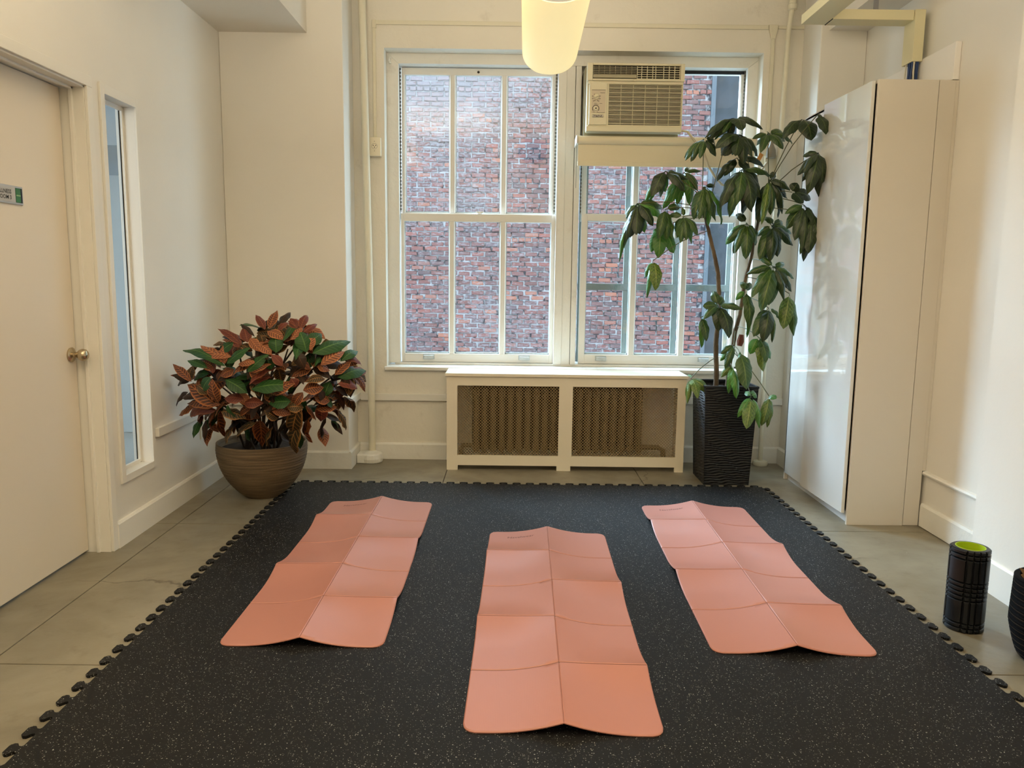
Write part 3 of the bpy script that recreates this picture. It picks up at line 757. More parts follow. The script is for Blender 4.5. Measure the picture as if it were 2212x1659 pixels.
# face made of strips around the two openings
def strip(n, x0, x1, z1, z0, y0=YA + 0.004, y1=YA + 0.035, mat=M_AC, bv=0.003, par=None): return obj(n, MB().box(ax(x0), ax(x1), y0, y1, az(z0), az(z1)), mat, par or ac, bevel=bv)
strip('face', 60, 140, 65, 330); strip('face', 1458, 1520, 65, 330); strip('face', 140, 1458, 65, 97); strip('face', 140, 1458, 300, 330, YA - 0.002)
strip('face', 75, 1505, 330, 376, YA + 0.008); strip('face', 360, 392, 376, 990, YA + 0.008); strip('face', 1490, 1505, 376, 990, YA + 0.008); strip('face', 60, 1500, 1010, 1085, YA + 0.004)
strip('face', 75, 1505, 985, 1012, YA + 0.010)
strip('control_panel', 95, 362, 352, 990, YA + 0.001)
strip('latch', 690, 905, 302, 318, YA - 0.004, YA + 0.0, M_AC, 0.001)
strip('latch_button', 755, 782, 305, 335, YA - 0.008, YA - 0.002, M_AC, 0.002)
strip('vent_back', 138, 1460, 95, 302, YA + 0.0255, YA + 0.0295, M_ACBLACK, 0)
# left outlet: angled grid, right outlet: open grid
lv = MB(); lv.box(ax(142), ax(795), YA + 0.020, YA + 0.025, az(285), az(100)); obj('vent_flap', lv, M_ACDARK, ac)
g = MB()
for z in (128, 153, 178, 203, 228): g.box(ax(145), ax(795), YA + 0.008, YA + 0.020, az(z + 3), az(z - 3))
for x in range(150, 800, 82): g.box(ax(x - 2), ax(x + 3), YA + 0.01, YA + 0.020, az(232), az(100))
g.box(ax(145), ax(795), YA + 0.004, YA + 0.020, az(284), az(240))
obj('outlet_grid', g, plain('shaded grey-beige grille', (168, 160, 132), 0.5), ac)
g = MB()
for z in (122, 158, 192, 225, 258, 290): g.box(ax(805), ax(1452), YA + 0.010, YA + 0.022, az(z + 4), az(z - 3))
for x in (808, 875, 958, 1040, 1085, 1205, 1288, 1370, 1448): g.box(ax(x - 4), ax(x + 4), YA + 0.008, YA + 0.022, az(296), az(104))
obj('outlet_grid', g, M_AC, ac)
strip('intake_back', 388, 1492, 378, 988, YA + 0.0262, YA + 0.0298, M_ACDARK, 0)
g = MB(); z = 386; i = 0
while z < 985:
    big = (i % 4 == 3)
    g.box(ax(392), ax(1490), YA + (0.006 if big else 0.011), YA + 0.018, az(z + (4.0 if big else 2.3)), az(z - (4.0 if big else 2.3))); z += 16.6; i += 1
obj('intake_slats', g, M_AC, ac)['kind'] = 'stuff'
g = MB()
for x in range(575, 1490, 182): g.box(ax(x - 3), ax(x + 3), YA + 0.013, YA + 0.024, az(985), az(380))
obj('intake_ribs', g, M_AC, ac)
cp = strip('control_plate', 132, 338, 472, 808, YA - 0.0012, YA + 0.004, M_ACPLATE, 0.0005)
m = MB().box(ax(131), ax(339), YA - 0.0016, YA + 0.001, az(474), az(469)); obj('plate_line', m, M_INK, cp)
def disc(cx, cz, r, y0, y1, mat, n, seg=24, prof=None, par=None): return obj(n, MB().lathe([(0, y0), (r * 0.92, y0), (r, y0 + 0.002), (r, y1), (0, y1)], (ax(cx), 0, az(cz)), seg, 'y'), mat, par or ac, True)
disc(202, 572, 40 * k1, YA - 0.012, YA - 0.001, M_AC, 'selector_knob')
kb = MB().box(-0.017, 0.017, YA - 0.019, YA - 0.010, -0.0035, 0.0035); 
kbm = MB(); a_ = math.radians(25)
kbm.add([(ax(202) + x * math.cos(a_) - z * math.sin(a_), y, az(572) + x * math.sin(a_) + z * math.cos(a_)) for x, y, z in kb.v], kb.f); obj('knob_grip', kbm, M_AC, ac, bevel=0.001)
disc(196, 748, 32 * k1, YA - 0.012, YA - 0.001, M_AC, 'thermostat_knob')
disc(196, 748, 12 * k1, YA - 0.0135, YA - 0.011, M_INK, 'knob_centre')
m = MB()
for k in range(0, 22):   # thermostat arc print
    a = math.radians(-40 + k * 260 / 21); a2 = math.radians(-40 + (k + 1) * 260 / 21)
    if k == 21: break
    r1, r2 = 44 * k1, 53 * k1
    m.add([(ax(196) + r * math.cos(q), YA - 0.0016, az(748) + r * math.sin(q)) for r, q in ((r1, a), (r2, a), (r2, a2), (r1, a2))], [(0, 1, 2, 3)])
for x, z, r in ((168, 800, 5), (222, 800, 5), (168, 534, 5), (228, 536, 4), (256, 562, 5), (258, 600, 5), (140, 562, 5), (140, 600, 5), (160, 635, 6), (180, 628, 6), (218, 630, 6), (236, 636, 6)):
    m.box(ax(x - r), ax(x + r), YA - 0.0018, YA - 0.001, az(z + r), az(z - r))
for x0, x1, z in ((140, 160, 562), (140, 165, 600), (240, 256, 562), (240, 256, 600), (165, 235, 684), (250, 290, 671)): m.box(ax(x0), ax(x1), YA - 0.0018, YA - 0.001, az(z + 2), az(z - 2))
m.box(ax(230), ax(330), YA - 0.0018, YA - 0.001, az(812), az(810))
obj('dial_print', m, M_INK, cp)
obj('small_text', text_mb('Quietmaster', 0.0062, lambda a, b: (ax(258) + a, YA - 0.0018, az(516) + b), 0.0002), M_INK, cp)
obj('small_text', text_mb('COOL', 0.006, lambda a, b: (ax(172) + a, YA - 0.0018, az(676) + b), 0.0001), M_INK, cp)
lg = strip('logo_plate', 148, 312, 838, 877, YA - 0.002, YA + 0.004, M_INK, 0.0005)
obj('logo_field', MB().box(ax(152), ax(308), YA - 0.0026, YA - 0.0018, az(873), az(842)), M_PAPER, lg)
obj('logo_lettering', text_mb('Friedrich', 0.0185, lambda a, b: (ax(157) + a * 0.92 + b * 0.25, YA - 0.0030, az(869) + b), 0.0006), M_INK, lg)
cd = obj('power_cord', MB().tube([(1.15, 5.47, 2.335), (1.19, 5.46, 2.325), (1.235, 5.45, 2.27), (1.30, 5.44, 2.19), (1.335, 5.44, 2.10), (1.385, 5.45, 2.03), (1.44, 5.47, 1.98), (1.52, 5.50, 1.96), (1.62, 5.52, 1.99), (1.70, 5.53, 2.05), (1.765, 5.53, 2.14)], 0.008, 8), M_CORD, ac, True)
sh = thing('roller_shade', 'rolled cream window shade hung below the air conditioner', 'window shade', (1.05, 5.5, 2.27))
obj('roller', MB().lathe([(0, 0.447), (0.030, 0.447), (0.030, 1.665), (0, 1.665)], (0, 5.505, 2.268), 28, 'x'), M_SHADE, sh, True)
obj('cloth', MB().box(0.450, 1.662, 5.500, 5.5025, 2.098, 2.262), M_SHADE, sh)
obj('hem_bar', MB().box(0.448, 1.664, 5.495, 5.508, 2.096, 2.130), M_SHADE, sh, bevel=0.003)
for x in (0.437, 1.668): obj('bracket', MB().box(x, x + 0.008, 5.48, 5.70, 2.245, 2.300), M_TRIM, sh, bevel=0.002)
m = MB(); z = 2.245
while z > 1.95: m.box(0.4385, 0.4415, 5.4985, 5.5015, z - 0.004, z); z -= 0.0065
obj('bead_chain', m, M_ACDARK, sh)

# ------------------------------------------------------------------ pipes, raceway, outlets
def pipe(name, pts, r, label, collar=None):
    t = thing(name, label, 'pipe', pts[-1]); obj('pipe_run', MB().tube(pts, r, 14), M_PIPE, t, True); return t
t = pipe('riser_pipe', [(-1.024, 5.50, 3.3), (-1.020, 5.50, 3.0), (-1.006, 5.50, 2.0), (-0.996, 5.50, 1.3), (-0.990, 5.50, 0.5), (-0.990, 5.50, 0.03)], 0.0255, 'thick cream heating riser pipe left of the windows')
m = MB(); m.lathe([(0, 0.0), (0.078, 0.0), (0.082, 0.03), (0.074, 0.064), (0.04, 0.076), (0, 0.078)], (-0.988, 5.468, 0), 24); m.box(-1.085, -0.99, 5.40, 5.55, 0, 0.066)
obj('floor_collar', m, M_TRIMOLD, t, bevel=0.008)
t = pipe('thin_riser_pipe', [(1.872, 5.50, 3.3), (1.868, 5.50, 3.16), (1.850, 5.50, 3.0), (1.838, 5.50, 2.1), (1.812, 5.50, 1.0), (1.826, 5.50, 0.03)], 0.0165, 'slim white riser pipe right of the windows')
obj('floor_collar', MB().lathe([(0, 0.0), (0.05, 0.0), (0.055, 0.012), (0.05, 0.032), (0.02, 0.036), (0, 0.036)], (1.826, 5.50, 0), 20), M_PIPE, t, True)
obj('coupling', MB().lathe([(0.018, 3.13), (0.030, 3.135), (0.030, 3.165), (0.024, 3.17), (0.026, 3.20), (0.018, 3.205)], (1.868, 5.50, 0), 16), M_PIPE, t, True)
rw = thing('surface_raceway', 'thin cream cable raceway running above and beside the windows', 'raceway', (0.4, 5.57, 3.04))
obj('duct', MB().box(-0.966, 1.735, 5.562, 5.575, 3.024, 3.052), M_PIPE, rw, bevel=0.003)
obj('duct', MB().box(-0.966, -0.944, 5.562, 5.575, 2.278, 3.052), M_PIPE, rw, bevel=0.003)
obj('elbow', MB().box(-0.968, -0.940, 5.560, 5.575, 3.0, 3.054), M_PIPE, rw, bevel=0.003)
obj('duct', MB().box(1.758, 1.782, 5.56, 5.575, 2.19, 3.02), M_PIPE, rw, bevel=0.003)
obj('tee', MB().prism([(1.735, 3.054), (1.80, 3.054), (1.795, 3.02), (1.782, 2.965), (1.757, 2.965), (1.740, 3.02)], 5.556, 5.575, 'y'), M_PIPE, rw, bevel=0.002)
obj('duct', MB().box(1.80, 1.98, 5.562, 5.575, 3.030, 3.050), M_PIPE, rw, bevel=0.003)
ot = thing('round_socket_outlet', 'cream surface outlet with a round three-pin socket left of the windows', 'outlet', (-0.953, 5.55, 2.15))
obj('box', MB().box(-0.992, -0.912, 5.535, 5.575, 2.150, 2.276), M_PLATE, ot, bevel=0.004)
m = MB()
m.grid(lambda a, b: (-0.955 + (0.0185 + 0.0012 * b) * math.cos(2 * PI * a), 5.5345, 2.216 + (0.0185 + 0.0012 * b) * math.sin(2 * PI * a)), 28, 1, True)
for x, z in ((-0.963, 2.221), (-0.946, 2.221), (-0.955, 2.209)): m.box(x - 0.003, x + 0.003, 5.534, 5.536, z - 0.003, z + 0.003)
for z in (2.248, 2.184): m.box(-0.957, -0.953, 5.534, 5.536, z - 0.002, z + 0.002)
obj('socket', m, M_DARKHOLE, ot)
ot = thing('junction_box', 'white outlet box under the thin raceway behind the umbrella tree', 'outlet', (1.80, 5.55, 2.07))
obj('box', MB().box(1.752, 1.848, 5.541, 5.575, 2.072, 2.190), M_PLATE, ot, bevel=0.004)
pl = thing('power_plug', 'grey bell-shaped plug in the box right of the windows', 'plug', (1.79, 5.52, 2.17))
obj('plug_body', MB().lathe([(0, 2.165), (0.032, 2.165), (0.034, 2.18), (0.030, 2.22), (0.014, 2.255), (0.010, 2.275), (0, 2.275)], (1.777, 5.498, 0), 18), plain('grey plug', (140, 132, 116), 0.5), pl, True)
tg = obj('orange_tag', MB().add([(1.665, 5.50, 2.128), (1.690, 5.50, 2.115), (1.725, 5.49, 2.185), (1.700, 5.49, 2.20), (1.665, 5.501, 2.128), (1.690, 5.501, 2.115), (1.725, 5.491, 2.185), (1.700, 5.491, 2.20)], [(0, 1, 2, 3), (7, 6, 5, 4), (0, 4, 5, 1), (1, 5, 6, 2), (2, 6, 7, 3), (3, 7, 4, 0)]), M_TAG)
tag(tg, 'small orange paper tag hanging at the power plug', 'tag')
wp = thing('wall_outlet_plate', 'white outlet plate low on the left wall behind the croton', 'outlet', (XL, 4.73, 0.36))
obj('plate', MB().box(XL, XL + 0.007, 4.69, 4.77, 0.315, 0.432), M_PLATE, wp, bevel=0.002)
obj('receptacle', MB().box(XL + 0.005, XL + 0.009, 4.71, 4.75, 0.33, 0.415), M_TRIM, wp, bevel=0.002)

# room sign on the door
sg = thing('door_sign', 'grey framed sliding room sign on the door', 'sign', (-2.01, 3.14, 1.635))
obj('frame', MB().box(-2.01, -2.003, 3.02, 3.256, 1.598, 1.672), M_SIGNGREY, sg, bevel=0.003)
obj('face', MB().box(-2.004, -2.0015, 3.03, 3.203, 1.606, 1.664), M_SIGNFACE, sg)
obj('slot', MB().box(-2.004, -2.0018, 3.203, 3.248, 1.606, 1.664), M_BLACK, sg)
obj('slider', MB().box(-2.0025, -2.0008, 3.205, 3.236, 1.607, 1.663), M_GREEN, sg)
obj('slider_line', MB().box(-2.001, -2.0, 3.207, 3.234, 1.632, 1.637), plain('pale green line', (140, 180, 130), 0.5), sg)
obj('lettering', text_mb('WELLNESS', 0.0225, lambda a, b: (-2.0008, 3.177 + a, 1.638 + b), 0.0003, 'RIGHT'), M_BLACK, sg)
obj('lettering', text_mb('ROOM 3', 0.0225, lambda a, b: (-2.0008, 3.177 + a, 1.616 + b), 0.0003, 'RIGHT'), M_BLACK, sg)

# ------------------------------------------------------------------ wardrobe
wr = thing('wardrobe', 'tall white wardrobe with two glossy doors against the right wall', 'wardrobe', (2.06, 4.63, 0))
obj('side_panel', MB().box(1.866, 2.175, 4.130, 4.148, 0, 2.357), M_MEL, wr, bevel=0.0015)
obj('filler_panel', MB().box(2.178, 2.262, 4.132, 4.150, 0.002, 2.357), M_MEL, wr, bevel=0.001)
obj('filler_panel', MB().box(2.262, 2.29 - 0.011, 4.132, 4.150, 0.31, 2.357), M_MEL, wr)
obj('side_panel', MB().box(1.866, 2.262, 5.112, 5.130, 0, 2.357), M_MEL, wr, bevel=0.0015)
obj('top_panel', MB().box(1.866, 2.262, 4.148, 5.112, 2.339, 2.357), M_MEL, wr)
obj('back_panel', MB().box(2.25, 2.262, 4.148, 5.112, 0.06, 2.339), M_MEL, wr)
obj('plinth', MB().box(1.888, 1.900, 4.148, 5.112, 0, 0.058), M_KICK, wr)
obj('door', MB().prism([(1.842, 4.152), (1.860, 4.152), (1.842, 4.722), (1.824, 4.722)], 0.062, 2.354), M_LAC, wr, bevel=0.0015)
fd = obj('door', MB().box(1.866, 1.884, 4.70, 5.128, 0.046, 2.352), M_LAC, wr, bevel=0.0015)
obj('handle', MB().box(1.834, 1.866, 4.728, 4.742, 1.080, 1.275), M_BRONZE, wr, bevel=0.002)

# cable trunking and cables above the wardrobe
tr = thing('cable_trunking', 'yellowed rectangular cable trunking bent from ceiling down towards the wardrobe', 'cable trunking', (2.0, 4.53, 2.76))
obj('trunk', MB().box(1.745, 2.188, 4.475, 4.585, 2.753, 2.806), M_TRUNK, tr, bevel=0.0015)
obj('trunk', MB().box(1.610, 1.742, 1.0, 4.585, 2.755, 2.806), M_TRUNK, tr, bevel=0.0015)
obj('trunk', MB().box(2.190, 2.245, 4.462, 4.582, 2.535, 2.806), M_TRUNK, tr, bevel=0.0015)
obj('cover_joint', MB().box(1.742, 1.7455, 4.476, 4.584, 2.7525, 2.805), M_DARKGAP, tr)
obj('hanger', MB().box(1.98, 2.0, 4.50, 4.52, 2.806, 3.13), M_GREYMETAL, tr)
obj('hanger', MB().box(1.67, 1.68, 3.9, 3.91, 2.806, 3.3), M_GREYMETAL, tr)
cb = thing('cable_bundle', 'bundle of blue and white network cables dropping behind the wardrobe top', 'cables', (2.22, 4.5, 2.36))
rc = random.Random(8)
for i in range(16):
    x = 2.198 + (i % 4) * 0.011; y = 4.475 + (i // 4) * 0.022
    mat = M_WHITECAB if i in (1, 6, 11, 12, 13, 15) else M_BLUE
    obj('cable', MB().tube([(x, y, 2.56), (x + rc.uniform(-.004, .004), y + rc.uniform(-.004, .004), 2.48), (x + rc.uniform(-.008, .004), y + rc.uniform(-.01, .01), 2.37)], 0.0048, 6), mat, cb, True)

# ------------------------------------------------------------------ foam rollers
def roller():
    t = thing('foam_roller', 'upright black grooved foam roller with a lime green core', 'foam roller', (1.784, 2.872, 0))
    H = 0.326; R = 0.0705
    bands = []; z = 0.0
    seq = [('r', 0.018), ('r', 0.018), ('b', 0.092), ('r', 0.0175), ('r', 0.0175), ('r', 0.0175), ('r', 0.0175), ('b', 0.092), ('r', 0.018), ('r', 0.018)]
    tot = sum(q for _, q in seq); zs = []; z = 0
    for kind, L in seq: zs.append((z / tot * H, (z + L) / tot * H)); z += L
    ang = []   # angular segments: three wide pads, each followed by three narrow ribs
    a = 0.0
    for k in range(3):
        for w_ in (62, 19, 19, 20): ang.append((a, a + w_)); a += w_
    prof = []
    for (a0, a1) in zs:
        e = 0.0022; prof += [(a0 + 0.0002, -0.007), (a0 + e, -0.0025), (a0 + 2 * e, 0), (a1 - 2 * e, 0), (a1 - e, -0.0025), (a1 - 0.0002, -0.007)]
    angs = []
    for (a0, a1) in ang:
        e = 1.8; angs += [(a0 + 0.9, -0.007), (a0 + e + 0.5, -0.002), (a0 + 2.2 * e, 0)]
        if a1 - a0 > 30: angs += [(a0 + (a1 - a0) * q, 0) for q in (0.2, 0.35, 0.5, 0.65, 0.8)]
        else: angs += [((a0 + a1) / 2, 0)]
        angs += [(a1 - 2.2 * e, 0), (a1 - e - 0.5, -0.002), (a1 - 0.9, -0.007)]
    vs = []; n = len(prof)
    off = math.radians(170)
    for (g_, da) in angs:
        th = math.radians(g_) + off
        for (z, dz) in prof:
            r = R + min(da, dz) * 1.4; vs.append((1.784 + r * math.cos(th), 2.872 + r * math.sin(th), z + 0.0005))
    m = len(angs); fs = [(i * n + j, ((i + 1) % m) * n + j, ((i + 1) % m) * n + j + 1, i * n + j + 1) for i in range(m) for j in range(n - 1)]
    mb = MB().add(vs, fs)
    for zz in (H + 0.0005, 0.0005):
        mb.lathe([(R - 0.006, zz), (0.0525, zz)], (1.784, 2.872, 0), 48, cap=False)
    obj('foam_sleeve', mb, M_FOAM, t, True)
    obj('core_tube', MB().lathe([(0.0525, 0.002), (0.0525, H + 0.002), (0.0495, H + 0.002), (0.0485, 0.002)], (1.784, 2.872, 0), 48, cap=False), M_LIME, t, True)
roller()
bk = thing('woven_basket', 'black woven basket with gold threads at the right edge of the photo', 'basket', (1.945, 2.60, 0))
prof = [(0, 0.002)]; n = 26
for i in range(n):
    f_ = i / n; r = 0.100 + 0.044 * min(1, (f_ * 2.4)) ** 0.6 - 0.010 * max(0, f_ - .5)
    z = 0.002 + f_ * 0.30; prof += [(r - 0.004, z), (r + 0.001, z + 0.0035), (r + 0.001, z + 0.008), (r - 0.004, z + 0.0112)]
prof += [(0.130, 0.302), (0.122, 0.300), (0.118, 0.25), (0, 0.25)]
obj('body', MB().lathe(prof, (1.945, 2.60, 0), 48), M_BASKET, bk, True)
m = MB()
for i in range(0, n, 2):
    f_ = i / n; r = 0.100 + 0.044 * min(1, (f_ * 2.4)) ** 0.6 - 0.010 * max(0, f_ - .5); z = 0.002 + f_ * 0.30
    m.grid(lambda a, b, r=r, z=z: (1.945 + (r + 0.0005) * math.cos(2 * PI * a), 2.60 + (r + 0.0005) * math.sin(2 * PI * a), z - 0.0006 + 0.0012 * b), 48, 1, True)
obj('gold_threads', m, M_BRASS, bk)

# measured plant layout: hub and leaf tips in metres (x, y, z, width, tone)
LEAFCLUSTERS=[
((1.378,5.02,2.329),[(1.188,4.955,2.201,0.047,0),(1.279,5.085,2.21,0.045,1),(1.375,5.124,2.27,0.045,1),(1.396,4.89,2.236,0.086,0),(1.564,5.02,2.267,0.044,0),(1.55,5.15,2.311,0.045,0),(1.293,4.955,2.227,0.037,1)]),
((1.415,5.0,2.228),[(1.25,4.935,2.129,0.074,0),(1.326,5.0,2.096,0.069,0),(1.364,4.896,2.081,0.068,0),(1.429,4.935,2.04,0.068,0),(1.489,4.961,2.086,0.05,0),(1.555,5.065,2.108,0.051,0),(1.329,5.104,2.134,0.064,0),(1.508,5.13,2.14,0.064,0)]),
((1.191,5.0,2.2),[(1.075,4.974,2.063,0.044,1),(1.089,5.078,2.093,0.032,1),(1.112,4.935,2.078,0.04,1),(1.149,4.896,2.067,0.043,1),(1.271,5.0,2.095,0.056,0),(1.289,5.13,2.189,0.045,0)]),
((1.62,5.1,2.254),[(1.524,5.1,2.222,0.035,1),(1.558,5.022,2.122,0.047,1),(1.703,5.035,2.151,0.06,1),(1.807,5.178,2.207,0.045,1),(1.758,5.23,2.276,0.046,1),(1.585,5.204,2.199,0.029,1)]),
((1.76,4.9,2.305),[(1.629,4.835,2.181,0.067,0),(1.789,4.796,2.165,0.108,0),(1.745,5.004,2.244,0.044,0)]),
((1.766,4.68,2.284),[(1.814,4.641,2.173,0.076,0),(1.84,4.758,2.247,0.048,0),(1.84,4.784,2.273,0.048,0)]),
((1.791,4.68,2.075),[(1.714,4.719,2.059,0.035,0),(1.66,4.641,1.937,0.038,0),(1.68,4.602,1.945,0.04,0),(1.717,4.615,1.829,0.075,0),(1.804,4.654,1.887,0.088,0),(1.82,4.719,1.828,0.071,0),(1.798,4.758,1.886,0.036,0)]),
((1.418,4.92,2.007),[(1.275,4.855,1.76,0.067,0),(1.338,4.842,1.743,0.082,1),(1.368,4.816,1.785,0.072,1),(1.462,4.842,1.752,0.097,0),(1.537,4.894,1.828,0.067,0),(1.555,5.024,1.932,0.05,0),(1.618,4.985,1.979,0.044,1),(1.468,5.024,1.747,0.082,0),(1.357,5.05,1.869,0.057,0),(1.367,4.972,1.719,0.062,1)]),
((1.433,5.1,2.103),[(1.356,5.1,1.99,0.058,0),(1.314,5.126,1.949,0.039,0),(1.521,5.1,2.007,0.058,0),(1.632,5.178,2.062,0.052,0)]),
((1.597,4.95,1.952),[(1.533,4.846,1.667,0.046,3),(1.551,4.976,1.685,0.081,0),(1.608,4.911,1.732,0.055,1),(1.693,4.95,1.744,0.043,0),(1.715,4.898,1.881,0.052,0),(1.669,5.054,2.011,0.038,0),(1.694,5.028,1.727,0.05,0),(1.752,5.054,1.846,0.051,0)]),
((0.978,5.1,2.014),[(0.882,5.022,1.846,0.076,0),(0.854,5.126,1.812,0.045,2),(0.891,5.152,1.827,0.039,2),(1.097,5.048,1.886,0.066,0),(1.131,5.126,1.967,0.045,0),(1.056,5.1,1.934,0.051,0)]),
((1.121,5.2,2.023),[(1.236,5.226,2.034,0.026,1),(1.159,5.252,2.06,0.023,1),(1.208,5.174,1.904,0.052,1),(1.161,5.174,1.812,0.071,2),(1.037,5.161,1.818,0.055,2),(0.992,5.2,1.785,0.065,2),(1.079,5.174,1.811,0.058,2)]),
((1.205,4.98,1.908),[(1.13,4.915,1.701,0.077,1),(1.155,4.876,1.695,0.055,1),(1.232,4.915,1.725,0.046,1),(1.289,5.006,1.698,0.056,1),(1.335,5.032,1.68,0.044,2),(1.289,5.045,1.92,0.028,0),(1.255,5.084,1.77,0.038,1)]),
((0.797,5.05,1.805),[(0.729,5.05,1.711,0.044,1),(0.693,5.05,1.439,0.038,2),(0.709,5.011,1.526,0.041,0),(0.724,4.985,1.563,0.047,0),(0.783,4.959,1.602,0.078,0),(0.893,4.985,1.663,0.069,0),(0.858,5.076,1.624,0.057,2),(0.767,5.102,1.598,0.045,2),(0.972,5.115,1.725,0.077,2),(0.98,5.154,1.787,0.058,1)]),
((0.972,5.02,1.77),[(0.921,4.942,1.58,0.062,1),(0.978,4.968,1.574,0.059,1),(1.024,5.02,1.583,0.05,3),(1.079,5.098,1.789,0.045,1)]),
((1.08,4.98,1.722),[(1.034,4.928,1.584,0.043,1),(1.053,4.902,1.552,0.046,1),(1.086,4.889,1.572,0.052,1),(1.163,4.928,1.606,0.056,1),(1.146,5.019,1.558,0.044,2),(1.083,5.019,1.782,0.025,1),(1.045,5.045,1.633,0.044,1),(1.002,5.045,1.732,0.038,1)]),
((0.959,5.1,1.659),[(0.943,5.035,1.462,0.085,2),(0.91,5.126,1.503,0.058,2),(1.048,5.061,1.497,0.082,2),(0.929,5.152,1.608,0.039,2)]),
((0.904,5.0,1.447),[(0.914,4.935,1.26,0.074,3),(0.872,5.0,1.209,0.034,2),(0.862,5.039,1.338,0.032,2)]),
((1.479,4.97,1.686),[(1.398,4.918,1.497,0.049,1),(1.458,4.879,1.46,0.073,1),(1.55,4.996,1.55,0.056,1),(1.365,4.97,1.576,0.044,1),(1.448,5.035,1.58,0.051,1),(1.369,5.035,1.555,0.063,2),(1.521,5.009,1.507,0.038,0),(1.431,5.048,1.749,0.044,0)]),
((1.637,4.97,1.674),[(1.554,4.918,1.456,0.074,1),(1.613,4.892,1.445,0.067,0),(1.673,4.931,1.478,0.065,0),(1.767,4.944,1.548,0.065,0),(1.788,5.035,1.628,0.038,1),(1.567,5.035,1.61,0.038,1),(1.624,5.048,1.734,0.044,1),(1.725,5.035,1.699,0.044,1)]),
((1.763,4.78,1.784),[(1.699,4.728,1.569,0.065,0),(1.746,4.715,1.498,0.056,0),(1.836,4.754,1.586,0.054,0),(1.649,4.78,1.731,0.042,1),(1.676,4.819,1.643,0.066,1),(1.84,4.819,1.659,0.048,0),(1.824,4.858,1.638,0.055,0)]),
((1.802,4.76,1.709),[(1.749,4.76,1.488,0.042,1),(1.779,4.708,1.493,0.077,0),(1.786,4.799,1.448,0.054,0),(1.839,4.734,1.544,0.059,0)]),
((1.707,4.85,1.867),[(1.768,4.811,1.795,0.078,0),(1.84,4.889,1.826,0.074,0),(1.738,4.85,1.922,0.061,0)]),
((1.633,4.88,1.416),[(1.466,4.88,1.369,0.046,1),(1.482,4.802,1.219,0.057,1),(1.534,4.763,1.144,0.09,1),(1.755,4.88,1.263,0.049,0),(1.687,4.815,1.207,0.045,0),(1.774,4.906,1.344,0.037,1),(1.729,4.958,1.436,0.034,1),(1.565,4.958,1.477,0.037,1)]),
((1.61,4.86,1.161),[(1.504,4.795,0.983,0.072,1),(1.558,4.769,0.954,0.078,0),(1.646,4.86,0.944,0.04,1),(1.696,4.912,1.087,0.028,1),(1.577,4.938,1.055,0.062,0)]),
((1.767,4.95,1.25),[(1.719,4.885,1.028,0.086,3),(1.8,4.924,0.982,0.056,1)]),
((1.484,4.95,1.264),[(1.428,4.95,1.205,0.034,2),(1.5,4.885,1.028,0.064,1),(1.526,4.989,0.962,0.038,2),(1.492,5.028,1.322,0.054,1),(1.551,5.054,1.311,0.038,1)]),
((1.307,4.92,1.17),[(1.204,4.881,1.164,0.055,1),(1.204,4.855,1.084,0.043,1),(1.29,4.985,1.261,0.05,1),(1.451,4.868,1.15,0.046,1),(1.365,4.829,0.972,0.082,0),(1.298,4.972,1.085,0.044,2),(1.355,4.998,1.226,0.056,1)]),
((1.217,4.98,1.09),[(1.232,4.98,0.896,0.041,2),(1.249,4.928,0.943,0.053,1),(1.269,5.006,1.002,0.044,2)]),
((1.569,4.9,0.975),[(1.522,4.9,0.866,0.061,2),(1.607,4.835,0.821,0.058,1),(1.603,4.874,0.758,0.067,3),(1.665,4.926,0.835,0.049,2)]),
((1.417,4.9,0.923),[(1.337,4.9,0.864,0.037,1),(1.354,4.848,0.775,0.046,1),(1.351,4.952,0.814,0.037,2)]),
((1.442,4.85,0.879),[(1.464,4.746,0.659,0.092,1),(1.51,4.811,0.75,0.051,1),(1.451,4.915,0.849,0.037,2)]),
((1.397,4.86,0.795),[(1.334,4.86,0.721,0.037,3),(1.375,4.821,0.623,0.042,2),(1.417,4.782,0.598,0.051,2),(1.388,4.912,0.744,0.055,2)]),
((1.177,5.0,0.694),[(1.148,4.948,0.532,0.031,3),(1.202,4.896,0.577,0.055,3),(1.288,4.961,0.607,0.062,3),(1.152,5.0,0.569,0.031,3),(1.182,5.078,0.7,0.029,2)]),
((1.512,4.8,0.611),[(1.423,4.761,0.481,0.042,2),(1.462,4.696,0.421,0.077,3),(1.558,4.748,0.418,0.045,2),(1.561,4.865,0.619,0.049,2),(1.495,4.865,0.63,0.037,2)]),
((1.631,4.82,0.612),[(1.583,4.781,0.426,0.057,3),(1.631,4.82,0.41,0.039,3),(1.661,4.768,0.6,0.045,2),(1.646,4.859,0.427,0.043,2)]),
]
TRUNKS= [[(1.37,5.1,0.597),(1.367,5.1,0.736),(1.355,5.1,0.921),(1.361,5.09,1.104),(1.357,5.09,1.254),(1.342,5.08,1.374),(1.31,5.07,1.491),(1.276,5.06,1.593),(1.245,5.05,1.694),(1.219,5.04,1.809),(1.207,5.0,1.908)],[(1.461,5.16,0.589),(1.465,5.15,0.763),(1.481,5.14,0.888),(1.487,5.13,0.996),(1.51,5.12,1.104),(1.518,5.11,1.226),(1.53,5.1,1.346),(1.557,5.1,1.466),(1.57,5.09,1.613),(1.598,5.07,1.788),(1.617,5.0,1.938)]]
